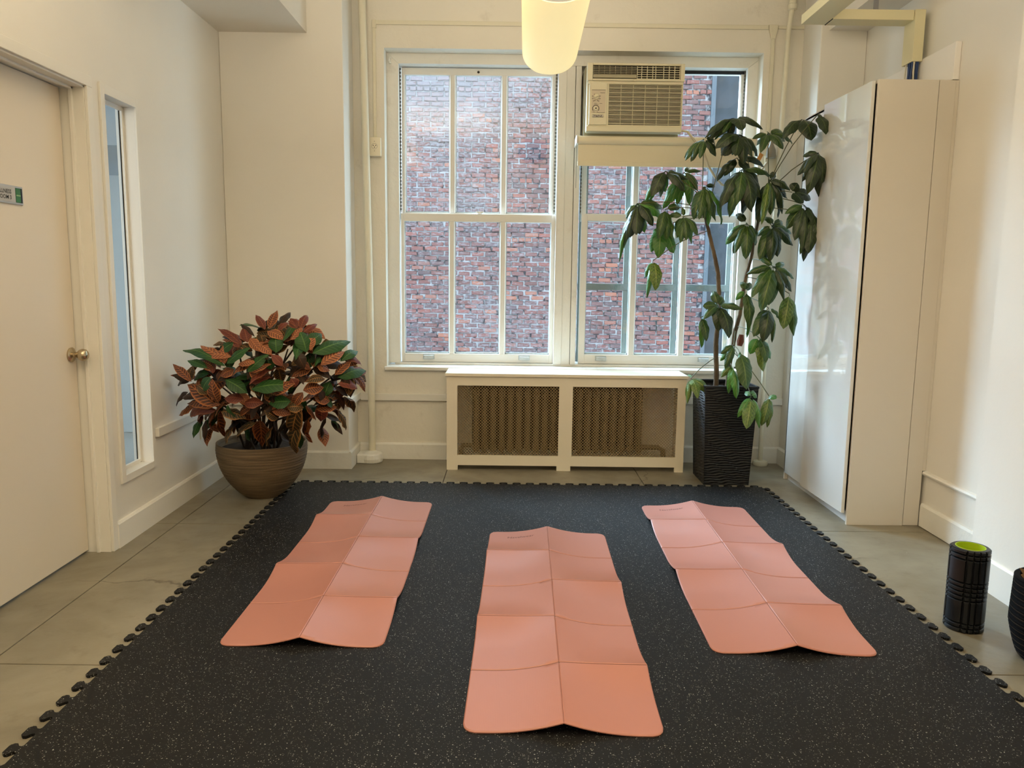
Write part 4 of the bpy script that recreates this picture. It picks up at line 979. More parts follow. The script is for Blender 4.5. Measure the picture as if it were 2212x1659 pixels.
PETIOLES= [((1.378,5.02,2.329),(1.257,5.02,1.836)),((1.415,5.0,2.228),(1.584,5.07,1.773)),((1.191,5.0,2.2),(1.205,5.03,1.865)),((1.62,5.1,2.254),(1.611,5.0,1.938)),((1.76,4.9,2.305),(1.617,5.0,1.938)),((1.766,4.68,2.284),(1.617,5.0,1.938)),((1.791,4.68,2.075),(1.6,5.0,1.867)),((1.418,4.92,2.007),(1.592,5.05,1.786)),((1.433,5.1,2.103),(1.598,5.07,1.788)),((1.597,4.95,1.952),(1.612,5.0,1.924)),((0.978,5.1,2.014),(1.215,5.03,1.837)),((1.121,5.2,2.023),(1.222,5.03,1.808)),((0.797,5.05,1.805),(1.22,5.04,1.78)),((0.972,5.02,1.77),(1.224,5.04,1.766)),((1.08,4.98,1.722),(1.235,5.04,1.723)),((0.959,5.1,1.659),(1.235,5.04,1.723)),((0.904,5.0,1.447),(1.259,5.05,1.642)),((1.479,4.97,1.686),(1.565,5.09,1.584)),((1.637,4.97,1.674),(1.587,5.07,1.729)),((1.763,4.78,1.784),(1.603,5.05,1.844)),((1.802,4.76,1.709),(1.592,5.05,1.786)),((1.707,4.85,1.867),(1.61,5.03,1.87)),((1.633,4.88,1.416),(1.557,5.1,1.466)),((1.61,4.86,1.161),(1.515,5.1,1.226)),((1.767,4.95,1.25),(1.533,5.1,1.352)),((1.217,4.98,1.09),(1.361,5.09,1.104)),((1.569,4.9,0.975),(1.495,5.12,1.028)),((1.417,4.9,0.923),(1.485,5.12,0.997)),((1.442,4.85,0.879),(1.478,5.13,0.889)),((1.397,4.86,0.795),(1.462,5.14,0.764)),((1.177,5.0,0.694),(1.374,5.1,0.829)),((1.512,4.8,0.611),(1.468,5.1,0.907)),((1.631,4.82,0.612),(1.471,5.1,0.861))]
CROTON=[
(-1.502,4.07,0.847,-1.721,4.152,0.905,0.046,0),
(-1.497,4.071,0.859,-1.394,4.084,0.931,0.052,0),
(-1.606,4.09,0.834,-1.711,4.134,0.86,0.04,0),
(-1.529,4.092,0.921,-1.477,4.102,0.962,0.052,0),
(-1.369,4.068,0.728,-1.188,4.096,0.739,0.081,0),
(-1.504,4.068,0.776,-1.409,4.07,0.715,0.069,0),
(-1.385,4.061,0.818,-1.292,4.081,0.898,0.052,0),
(-1.588,4.084,0.785,-1.637,4.109,0.719,0.058,0),
(-1.507,4.073,0.859,-1.521,4.097,0.938,0.043,2),
(-1.515,4.075,0.869,-1.632,4.125,0.934,0.052,2),
(-1.432,4.065,0.858,-1.352,4.068,0.869,0.038,2),
(-1.371,4.061,0.818,-1.281,4.074,0.854,0.038,3),
(-1.419,4.095,0.956,-1.545,4.153,1.024,0.04,1),
(-1.391,4.102,0.971,-1.421,4.145,1.036,0.052,1),
(-1.383,4.116,0.994,-1.332,4.089,0.936,0.046,2),
(-1.336,4.105,0.971,-1.274,4.091,0.919,0.052,2),
(-1.572,4.129,0.621,-1.709,4.138,0.719,0.081,3),
(-1.565,4.114,0.646,-1.577,4.084,0.756,0.064,3),
(-1.555,4.118,0.633,-1.739,4.201,0.622,0.058,3),
(-1.589,4.151,0.594,-1.781,4.347,0.523,0.052,1),
(-1.594,4.151,0.597,-1.736,4.349,0.486,0.058,1),
(-1.698,4.155,0.661,-1.784,4.211,0.656,0.046,4),
(-1.712,4.133,0.755,-1.818,4.196,0.824,0.04,3),
(-1.562,4.146,0.59,-1.452,4.15,0.56,0.064,5),
(-1.569,4.144,0.595,-1.625,4.357,0.426,0.058,3),
(-1.703,4.294,0.515,-1.729,4.322,0.408,0.035,4),
(-1.365,4.166,0.54,-1.426,4.381,0.372,0.078,3),
(-1.389,4.185,0.521,-1.54,4.368,0.401,0.058,5),
(-1.42,4.094,0.646,-1.334,4.097,0.647,0.064,1),
(-1.416,4.085,0.668,-1.507,4.092,0.671,0.064,1),
(-1.471,4.077,0.898,-1.589,4.097,0.895,0.046,2),
(-1.433,4.091,0.947,-1.455,4.11,0.982,0.04,1),
(-1.065,4.162,0.91,-0.924,4.314,0.954,0.078,0),
(-1.094,4.15,0.918,-1.136,4.187,1.014,0.075,0),
(-1.24,4.098,0.919,-1.253,4.134,0.997,0.064,0),
(-1.091,4.17,0.956,-1.043,4.234,1.002,0.064,0),
(-0.934,4.247,0.862,-0.873,4.351,0.899,0.052,0),
(-0.947,4.227,0.772,-0.843,4.377,0.788,0.064,0),
(-1.179,4.126,0.654,-1.272,4.106,0.646,0.075,0),
(-1.023,4.17,0.849,-0.935,4.262,0.901,0.058,2),
(-0.957,4.216,0.786,-0.897,4.287,0.848,0.052,3),
(-0.904,4.285,0.871,-0.852,4.36,0.832,0.04,1),
(-0.949,4.232,0.738,-0.879,4.34,0.7,0.046,1),
(-1.004,4.18,0.772,-1.081,4.135,0.762,0.049,5),
(-1.111,4.13,0.715,-1.029,4.173,0.722,0.069,3),
(-1.259,4.09,0.694,-1.164,4.102,0.748,0.058,3),
(-1.143,4.112,0.737,-1.163,4.099,0.776,0.052,1),
(-1.065,4.17,0.671,-1.005,4.226,0.645,0.064,3),
(-1.069,4.219,0.594,-0.987,4.288,0.596,0.058,3),
(-1.14,4.149,0.638,-1.217,4.31,0.462,0.078,5),
(-1.16,4.239,0.524,-1.221,4.399,0.33,0.081,5),
(-1.103,4.24,0.551,-1.153,4.43,0.387,0.069,3),
(-1.04,4.33,0.527,-1.075,4.442,0.396,0.064,4),
(-1.064,4.251,0.565,-1.002,4.478,0.481,0.064,4),
(-1.009,4.29,0.574,-0.998,4.482,0.494,0.04,1),
(-1.045,4.475,0.484,-0.986,4.458,0.419,0.032,4),
(-1.294,4.159,1.042,-1.282,4.251,1.119,0.043,3),
(-1.312,4.152,1.037,-1.371,4.21,1.1,0.038,1),
(-1.155,4.202,1.041,-1.193,4.235,1.086,0.046,1),
(-1.14,4.204,1.036,-1.128,4.289,1.097,0.04,1),
(-1.122,4.2,1.021,-1.075,4.267,1.055,0.035,1),
(-1.3,4.146,1.028,-1.222,4.138,0.992,0.055,2),
(-1.176,4.147,0.982,-1.136,4.206,1.036,0.038,2),
(-1.075,4.164,0.927,-1.082,4.208,1.003,0.043,2),
(-1.143,4.129,0.922,-1.106,4.124,0.848,0.058,4),
(-1.207,4.089,0.851,-1.255,4.089,0.9,0.046,1),
(-1.282,4.132,0.596,-1.206,4.164,0.579,0.04,2),
(-1.266,4.174,0.548,-1.313,4.129,0.594,0.058,5),
(-0.962,4.242,0.682,-0.95,4.355,0.585,0.04,4),
(-0.919,4.279,0.703,-0.914,4.262,0.77,0.046,4),
(-1.338,4.095,0.65,-1.394,4.144,0.564,0.058,4),
(-1.285,4.156,0.564,-1.289,4.247,0.482,0.058,4),
(-1.491,4.167,0.546,-1.508,4.116,0.619,0.058,0),
(-1.449,4.171,1.064,-1.374,4.128,1.013,0.026,4),
(-1.247,4.159,1.03,-1.209,4.204,1.065,0.029,1),
(-1.613,4.108,0.694,-1.665,4.116,0.73,0.052,5),
(-1.203,4.137,0.619,-1.135,4.166,0.615,0.058,5),
(-1.022,4.221,0.633,-1.035,4.175,0.704,0.052,4),
(-1.276,4.382,1.054,-1.327,4.305,0.99,0.045,2),
(-1.276,4.353,1.054,-1.372,4.342,1.056,0.051,4),
(-1.276,4.243,1.054,-1.214,4.192,0.995,0.052,5),
(-1.276,4.301,1.054,-1.253,4.394,1.108,0.047,4),
(-1.276,4.223,1.054,-1.314,4.301,1.004,0.058,5),
(-1.276,4.256,1.054,-1.206,4.231,1.026,0.054,5),
(-1.136,4.444,1.036,-1.154,4.288,0.972,0.05,3),
(-1.136,4.285,1.036,-1.183,4.226,1.064,0.059,5),
(-1.136,4.398,1.036,-1.196,4.157,0.988,0.059,0),
(-1.136,4.353,1.036,-1.203,4.313,1.03,0.049,4),
(-1.136,4.328,1.036,-1.045,4.302,0.989,0.058,2),
(-1.136,4.258,1.036,-1.197,4.226,1.072,0.056,1),
(-1.374,4.227,1.013,-1.305,4.28,0.985,0.051,3),
(-1.374,4.333,1.013,-1.435,4.179,1.05,0.06,0),
(-1.374,4.197,1.013,-1.28,4.21,1.017,0.051,5),
(-1.374,4.319,1.013,-1.337,4.174,1.045,0.05,0),
(-1.374,4.323,1.013,-1.337,4.15,0.935,0.048,3),
(-1.374,4.285,1.013,-1.281,4.227,1.023,0.058,5),
(-1.477,4.28,0.958,-1.525,4.153,0.989,0.059,4),
(-1.477,4.346,0.958,-1.521,4.237,0.99,0.056,1),
(-1.477,4.237,0.958,-1.454,4.104,0.893,0.05,3),
(-1.477,4.32,0.958,-1.584,4.319,0.964,0.061,3),
(-1.477,4.205,0.958,-1.5,4.172,0.888,0.047,1),
(-1.477,4.186,0.958,-1.432,4.258,0.885,0.048,0),
(-1.555,4.253,0.908,-1.648,4.216,0.893,0.058,4),
(-1.555,4.276,0.908,-1.536,4.225,0.823,0.055,0),
(-1.555,4.196,0.908,-1.604,4.285,0.825,0.061,5),
(-1.555,4.313,0.908,-1.6,4.211,0.939,0.051,5),
(-1.555,4.243,0.908,-1.572,4.249,0.951,0.051,0),
(-1.555,4.309,0.908,-1.615,4.163,0.834,0.06,1),
(-1.657,4.348,0.831,-1.711,4.239,0.735,0.062,2),
(-1.657,4.328,0.831,-1.629,4.161,0.877,0.057,4),
(-1.657,4.313,0.831,-1.671,4.23,0.758,0.05,3),
(-1.657,4.211,0.831,-1.776,4.365,0.781,0.048,5),
(-1.657,4.201,0.831,-1.761,4.295,0.835,0.062,4),
(-1.657,4.335,0.831,-1.578,4.104,0.813,0.053,1),
(-1.755,4.277,0.748,-1.86,4.347,0.704,0.055,4),
(-1.755,4.207,0.748,-1.739,4.224,0.816,0.06,5),
(-1.755,4.316,0.748,-1.69,4.335,0.68,0.055,2),
(-1.755,4.275,0.748,-1.662,4.224,0.78,0.059,0),
(-1.755,4.335,0.748,-1.86,4.278,0.764,0.048,1),
(-1.755,4.246,0.748,-1.842,4.244,0.77,0.051,4),
(-1.695,4.225,0.661,-1.648,4.273,0.612,0.054,5),
(-1.695,4.316,0.661,-1.739,4.24,0.717,0.053,5),
(-1.695,4.28,0.661,-1.845,4.458,0.633,0.055,1),
(-1.695,4.303,0.661,-1.686,4.207,0.734,0.061,0),
(-1.695,4.232,0.661,-1.725,4.15,0.724,0.061,5),
(-1.695,4.231,0.661,-1.682,4.209,0.703,0.054,3),
(-1.632,4.382,0.581,-1.625,4.175,0.657,0.059,5),
(-1.632,4.325,0.581,-1.717,4.547,0.47,0.056,2),
(-1.632,4.25,0.581,-1.776,4.489,0.486,0.05,5),
(-1.632,4.372,0.581,-1.725,4.348,0.461,0.051,0),
(-1.632,4.233,0.581,-1.705,4.398,0.458,0.057,3),
(-1.632,4.264,0.581,-1.536,4.204,0.624,0.055,3),
(-1.518,4.353,0.545,-1.628,4.523,0.412,0.053,3),
(-1.518,4.403,0.545,-1.628,4.447,0.42,0.05,4),
(-1.518,4.34,0.545,-1.422,4.303,0.532,0.06,3),
(-1.518,4.333,0.545,-1.447,4.225,0.593,0.054,0),
(-1.518,4.233,0.545,-1.6,4.33,0.559,0.059,5),
(-1.518,4.228,0.545,-1.567,4.512,0.416,0.062,4),
(-1.33,4.318,0.959,-1.344,4.119,0.897,0.057,4),
(-1.33,4.334,0.959,-1.286,4.152,0.989,0.048,5),
(-1.33,4.193,0.959,-1.304,4.19,0.897,0.058,3),
(-1.33,4.174,0.959,-1.353,4.207,1.01,0.047,5),
(-1.33,4.27,0.959,-1.399,4.199,0.969,0.061,0),
(-1.33,4.264,0.959,-1.287,4.258,0.99,0.06,5),
(-1.212,4.219,0.947,-1.287,4.196,0.91,0.059,5),
(-1.212,4.328,0.947,-1.241,4.318,1.01,0.058,3),
(-1.212,4.297,0.947,-1.182,4.171,0.996,0.047,4),
(-1.212,4.214,0.947,-1.159,4.327,0.98,0.061,3),
(-1.212,4.275,0.947,-1.155,4.227,0.973,0.061,1),
(-1.212,4.316,0.947,-1.295,4.124,0.965,0.059,3),
(-1.097,4.265,0.909,-1.05,4.235,0.946,0.061,0),
(-1.097,4.27,0.909,-1.119,4.261,0.822,0.056,0),
(-1.097,4.364,0.909,-1.071,4.243,0.832,0.062,5),
(-1.097,4.207,0.909,-1.087,4.175,0.948,0.048,1),
(-1.097,4.29,0.909,-1.013,4.347,0.909,0.052,4),
(-1.097,4.378,0.909,-1.131,4.222,0.97,0.047,3),
(-1.012,4.33,0.929,-0.981,4.327,0.958,0.048,3),
(-1.012,4.287,0.929,-1.019,4.286,0.973,0.046,5),
(-1.012,4.405,0.929,-0.956,4.292,0.873,0.057,4),
(-1.012,4.444,0.929,-1.042,4.184,0.858,0.05,0),
(-1.012,4.288,0.929,-1.045,4.197,0.851,0.055,4),
(-1.012,4.437,0.929,-1.051,4.296,0.858,0.048,5),
(-0.934,4.49,0.837,-0.971,4.307,0.867,0.048,5),
(-0.934,4.413,0.837,-0.921,4.41,0.872,0.045,5),
(-0.934,4.373,0.837,-0.862,4.35,0.841,0.059,2),
(-0.934,4.479,0.837,-0.898,4.429,0.755,0.06,5),
(-0.934,4.302,0.837,-1.021,4.218,0.834,0.053,4),
(-0.934,4.458,0.837,-0.924,4.341,0.766,0.06,4),
(-0.904,4.464,0.769,-0.854,4.509,0.721,0.054,5),
(-0.904,4.346,0.769,-0.851,4.468,0.776,0.055,1),
(-0.904,4.328,0.769,-0.874,4.464,0.694,0.052,3),
(-0.904,4.351,0.769,-0.904,4.32,0.676,0.057,5),
(-0.904,4.436,0.769,-0.854,4.476,0.673,0.046,3),
(-0.904,4.387,0.769,-0.903,4.356,0.664,0.053,4),
(-1.0,4.432,0.741,-1.036,4.334,0.648,0.046,5),
(-1.0,4.278,0.741,-1.024,4.254,0.672,0.06,0),
(-1.0,4.314,0.741,-0.926,4.406,0.752,0.06,4),
(-1.0,4.353,0.741,-1.054,4.27,0.662,0.057,4),
(-1.0,4.401,0.741,-1.027,4.275,0.665,0.05,1),
(-1.0,4.338,0.741,-1.019,4.234,0.782,0.046,4),
(-1.043,4.259,0.635,-1.062,4.311,0.53,0.059,1),
(-1.043,4.444,0.635,-1.102,4.163,0.651,0.052,2),
(-1.043,4.256,0.635,-1.082,4.275,0.676,0.057,1),
(-1.043,4.288,0.635,-0.98,4.384,0.655,0.058,3),
(-1.043,4.321,0.635,-1.107,4.245,0.654,0.053,5),
(-1.043,4.407,0.635,-1.107,4.343,0.654,0.053,2),
(-1.163,4.249,0.588,-1.225,4.33,0.577,0.049,4),
(-1.163,4.27,0.588,-1.079,4.385,0.561,0.052,0),
(-1.163,4.263,0.588,-1.139,4.263,0.637,0.058,0),
(-1.163,4.385,0.588,-1.178,4.448,0.486,0.056,4),
(-1.163,4.389,0.588,-1.211,4.238,0.611,0.047,4),
(-1.163,4.279,0.588,-1.225,4.311,0.626,0.053,0),
(-1.244,4.179,0.648,-1.324,4.137,0.647,0.047,4),
(-1.244,4.323,0.648,-1.324,4.139,0.583,0.055,4),
(-1.244,4.27,0.648,-1.328,4.245,0.627,0.062,3),
(-1.244,4.299,0.648,-1.229,4.323,0.543,0.047,2),
(-1.244,4.165,0.648,-1.324,4.239,0.678,0.05,5),
(-1.244,4.232,0.648,-1.187,4.238,0.658,0.05,3),
(-1.331,4.27,0.702,-1.272,4.115,0.658,0.056,4),
(-1.331,4.264,0.702,-1.244,4.272,0.663,0.055,5),
(-1.331,4.306,0.702,-1.305,4.117,0.755,0.052,2),
(-1.331,4.202,0.702,-1.25,4.25,0.671,0.06,2),
(-1.331,4.204,0.702,-1.267,4.129,0.645,0.057,2),
(-1.331,4.147,0.702,-1.263,4.152,0.68,0.059,5),
(-1.398,4.128,0.753,-1.309,4.149,0.777,0.049,1),
(-1.398,4.279,0.753,-1.319,4.242,0.766,0.052,3),
(-1.398,4.294,0.753,-1.473,4.125,0.768,0.046,5),
(-1.398,4.197,0.753,-1.345,4.107,0.697,0.055,5),
(-1.398,4.151,0.753,-1.461,4.195,0.701,0.057,0),
(-1.398,4.28,0.753,-1.322,4.257,0.764,0.048,0),
(-1.471,4.294,0.777,-1.553,4.255,0.772,0.059,5),
(-1.471,4.153,0.777,-1.542,4.106,0.768,0.051,4),
(-1.471,4.229,0.777,-1.535,4.161,0.816,0.059,0),
(-1.471,4.299,0.777,-1.449,4.27,0.69,0.051,4),
(-1.471,4.179,0.777,-1.449,4.108,0.708,0.049,4),
(-1.471,4.115,0.777,-1.396,4.261,0.739,0.047,0),
(-1.185,4.211,0.777,-1.114,4.268,0.76,0.058,3),
(-1.185,4.165,0.777,-1.204,4.197,0.7,0.058,0),
(-1.185,4.17,0.777,-1.16,4.281,0.82,0.055,4),
(-1.185,4.312,0.777,-1.205,4.19,0.822,0.049,4),
(-1.185,4.286,0.777,-1.119,4.148,0.754,0.054,4),
(-1.185,4.311,0.777,-1.245,4.247,0.787,0.047,5),
(-1.276,4.122,0.828,-1.333,4.224,0.873,0.059,0),
(-1.276,4.313,0.828,-1.196,4.262,0.821,0.046,4),
(-1.276,4.21,0.828,-1.258,4.18,0.892,0.061,4),
(-1.276,4.215,0.828,-1.354,4.067,0.768,0.052,1),
(-1.276,4.24,0.828,-1.265,4.256,0.748,0.056,5),
(-1.276,4.275,0.828,-1.217,4.166,0.824,0.061,3),
(-1.578,4.286,0.748,-1.659,4.285,0.787,0.05,1),
(-1.578,4.15,0.748,-1.535,4.146,0.808,0.052,3),
(-1.578,4.192,0.748,-1.586,4.216,0.799,0.058,4),
(-1.578,4.273,0.748,-1.585,4.113,0.675,0.06,3),
(-1.578,4.301,0.748,-1.551,4.268,0.784,0.053,5),
(-1.578,4.208,0.748,-1.654,4.234,0.739,0.048,4),
(-0.968,4.466,0.639,-1.023,4.278,0.66,0.048,5),
(-0.968,4.456,0.639,-1.059,4.22,0.623,0.047,4),
(-0.968,4.497,0.639,-1.017,4.311,0.671,0.061,3),
(-0.968,4.368,0.639,-0.956,4.348,0.701,0.047,3),
(-0.968,4.317,0.639,-1.047,4.351,0.643,0.049,3),
(-0.968,4.377,0.639,-1.002,4.497,0.55,0.046,5),
(-1.084,4.186,0.823,-1.137,4.172,0.851,0.047,3),
(-1.084,4.296,0.823,-1.021,4.229,0.861,0.061,5),
(-1.084,4.242,0.823,-0.998,4.217,0.776,0.056,4),
(-1.084,4.306,0.823,-1.024,4.186,0.824,0.05,2),
(-1.084,4.21,0.823,-1.167,4.167,0.786,0.045,3),
(-1.084,4.19,0.823,-1.156,4.25,0.783,0.051,4),
(-1.371,4.171,0.876,-1.313,4.142,0.924,0.058,1),
(-1.371,4.244,0.876,-1.382,4.164,0.936,0.057,5),
(-1.371,4.302,0.876,-1.453,4.23,0.818,0.047,5),
(-1.371,4.231,0.876,-1.287,4.081,0.885,0.057,4),
(-1.371,4.248,0.876,-1.44,4.067,0.815,0.047,3),
(-1.371,4.241,0.876,-1.387,4.104,0.793,0.057,4),
(-1.147,4.209,0.97,-1.156,4.256,0.889,0.056,5),
(-1.147,4.215,0.97,-1.077,4.283,0.908,0.047,5),
(-1.147,4.26,0.97,-1.139,4.122,0.898,0.054,0),
(-1.147,4.232,0.97,-1.082,4.198,0.917,0.05,5),
(-1.147,4.231,0.97,-1.199,4.306,0.916,0.052,3),
(-1.147,4.24,0.97,-1.217,4.299,0.95,0.057,1),
(-1.766,4.388,0.51,-1.787,4.33,0.42,0.052,0),
(-1.71,4.386,0.457,-1.716,4.332,0.373,0.05,3),
(-1.559,4.319,0.472,-1.611,4.361,0.373,0.047,5),
(-1.45,4.232,0.516,-1.495,4.394,0.389,0.053,0),
(-1.325,4.278,0.483,-1.395,4.403,0.361,0.053,5),
(-1.241,4.257,0.514,-1.274,4.43,0.379,0.053,4),
(-1.212,4.379,0.451,-1.217,4.425,0.345,0.048,0),
(-1.109,4.495,0.443,-1.077,4.446,0.356,0.057,2),
(-1.034,4.358,0.537,-1.01,4.48,0.429,0.05,0),
(-0.986,4.379,0.561,-0.969,4.488,0.445,0.047,5),
(-1.756,4.276,0.595,-1.86,4.337,0.538,0.051,2),
(-0.936,4.336,0.648,-0.928,4.522,0.544,0.058,5),
(-1.771,4.229,0.68,-1.86,4.302,0.602,0.052,4),
(-1.647,4.254,0.549,-1.668,4.372,0.443,0.055,2),
(-1.541,4.149,0.645,-1.615,4.222,0.546,0.047,2),
(-1.392,4.146,0.622,-1.467,4.165,0.569,0.047,3),
(-1.302,4.139,0.649,-1.276,4.173,0.569,0.047,4),
(-1.217,4.146,0.674,-1.273,4.142,0.616,0.049,2),
(-1.124,4.211,0.614,-1.094,4.285,0.536,0.054,3),
(-1.039,4.23,0.663,-0.998,4.287,0.605,0.057,0),
(-0.97,4.262,0.711,-0.922,4.322,0.663,0.051,4),
(-1.453,4.116,0.701,-1.409,4.118,0.638,0.05,2),
(-1.233,4.124,0.74,-1.296,4.097,0.715,0.049,3),
(-1.324,4.104,0.779,-1.37,4.082,0.833,0.058,3),
(-1.173,4.139,0.85,-1.12,4.145,0.883,0.05,5),
(-1.469,4.104,0.826,-1.526,4.091,0.795,0.056,3),
(-1.573,4.121,0.823,-1.64,4.125,0.859,0.06,3),
(-1.374,4.122,0.924,-1.431,4.113,0.951,0.046,5),
(-1.215,4.168,0.971,-1.178,4.195,1.022,0.046,3),
(-1.051,4.192,0.846,-0.995,4.206,0.817,0.059,2),
(-0.988,4.247,0.891,-0.946,4.291,0.936,0.056,0),
(-1.124,4.17,0.697,-1.169,4.163,0.629,0.051,3),
]
CHUBS= [(-1.276,4.273,1.034),(-1.136,4.306,1.016),(-1.374,4.228,0.993),(-1.477,4.2,0.938),(-1.555,4.193,0.888),(-1.657,4.207,0.811),(-1.755,4.257,0.728),(-1.695,4.253,0.641),(-1.632,4.276,0.561),(-1.518,4.273,0.525),(-1.33,4.2,0.939),(-1.212,4.216,0.927),(-1.097,4.244,0.889),(-1.012,4.305,0.909),(-0.934,4.341,0.817),(-0.904,4.375,0.749),(-1.0,4.288,0.721),(-1.043,4.304,0.615),(-1.163,4.273,0.568),(-1.244,4.211,0.628),(-1.331,4.177,0.682),(-1.398,4.163,0.733),(-1.471,4.164,0.757),(-1.185,4.192,0.757),(-1.276,4.171,0.808),(-1.578,4.185,0.728),(-0.968,4.365,0.619),(-1.084,4.232,0.803),(-1.371,4.169,0.856),(-1.147,4.251,0.95)]

# ------------------------------------------------------------------ leaf meshes
def leaf_mesh(name, kind, seed, nu=6, nv=10):
    """unit leaf: base at origin, tip at (0,1,0), unit width, bulging to +z"""
    r = random.Random(seed); bend = r.uniform(0.10, 0.20); wav = r.uniform(0.01, 0.035); ph = r.uniform(0, 6); cup = r.uniform(0.10, 0.22)
    def width(v):
        if kind == 'umbrella':
            if v < 0.10: return 0.035
            t = (v - 0.10) / 0.90; return max(0.02, (math.sin(PI * min(1, t ** 0.80)) ** 0.62) * (1.0 if t < 0.9 else 1.0))
        t = v; return max(0.04, math.sin(PI * min(1.0, t ** 0.88)) ** 0.95)
    vs = []; uv = []
    for j in range(nv + 1):
        v = j / nv; w = width(v) * 0.5
        if j == nv: w = 0.012
        for i in range(nu + 1):
            u = i / nu * 2 - 1
            x = u * w; z = bend * math.sin(PI * v) - cup * (u * u) * w * 0.8 + wav * abs(u) * math.sin(v * 16 + ph + (1.5 if u > 0 else 0))
            vs.append((x, v, z)); uv.append((0.5 + u * 0.5 * (0.9 + 0.1), v))
    fs = [(j * (nu + 1) + i, j * (nu + 1) + i + 1, (j + 1) * (nu + 1) + i + 1, (j + 1) * (nu + 1) + i) for j in range(nv) for i in range(nu)]
    me = bpy.data.meshes.new(name); me.from_pydata(vs, [], fs)
    ul = me.uv_layers.new(name='UVMap')
    for l in me.loops: ul.data[l.index].uv = uv[l.vertex_index]
    me.polygons.foreach_set('use_smooth', [True] * len(me.polygons)); me.update(); return me
def leaf_matrix(base, tip, width, nrm, flat=1.0):
    b = Vector(base); t = Vector(tip); a = t - b; L = a.length; a.normalize()
    n = Vector(nrm); n = n - a * n.dot(a)
    if n.length < 1e-4: n = Vector((0, -1, 0.2)); n = n - a * n.dot(a)
    n.normalize(); x = a.cross(n).normalized()
    M = Matrix((x, a, n)).transposed().to_4x4()
    return Matrix.Translation(b) @ M @ Matrix.Diagonal((width, L, L * flat, 1))
UM = []
for k in range(5):
    me = leaf_mesh('umbrella_leaf', 'umbrella', 20 + k); me.materials.append(LEAFM[0]); UM.append(me)
CM = []
for k in range(5):
    me = leaf_mesh('croton_leaf', 'croton', 70 + k); me.materials.append(CROM[0]); CM.append(me)

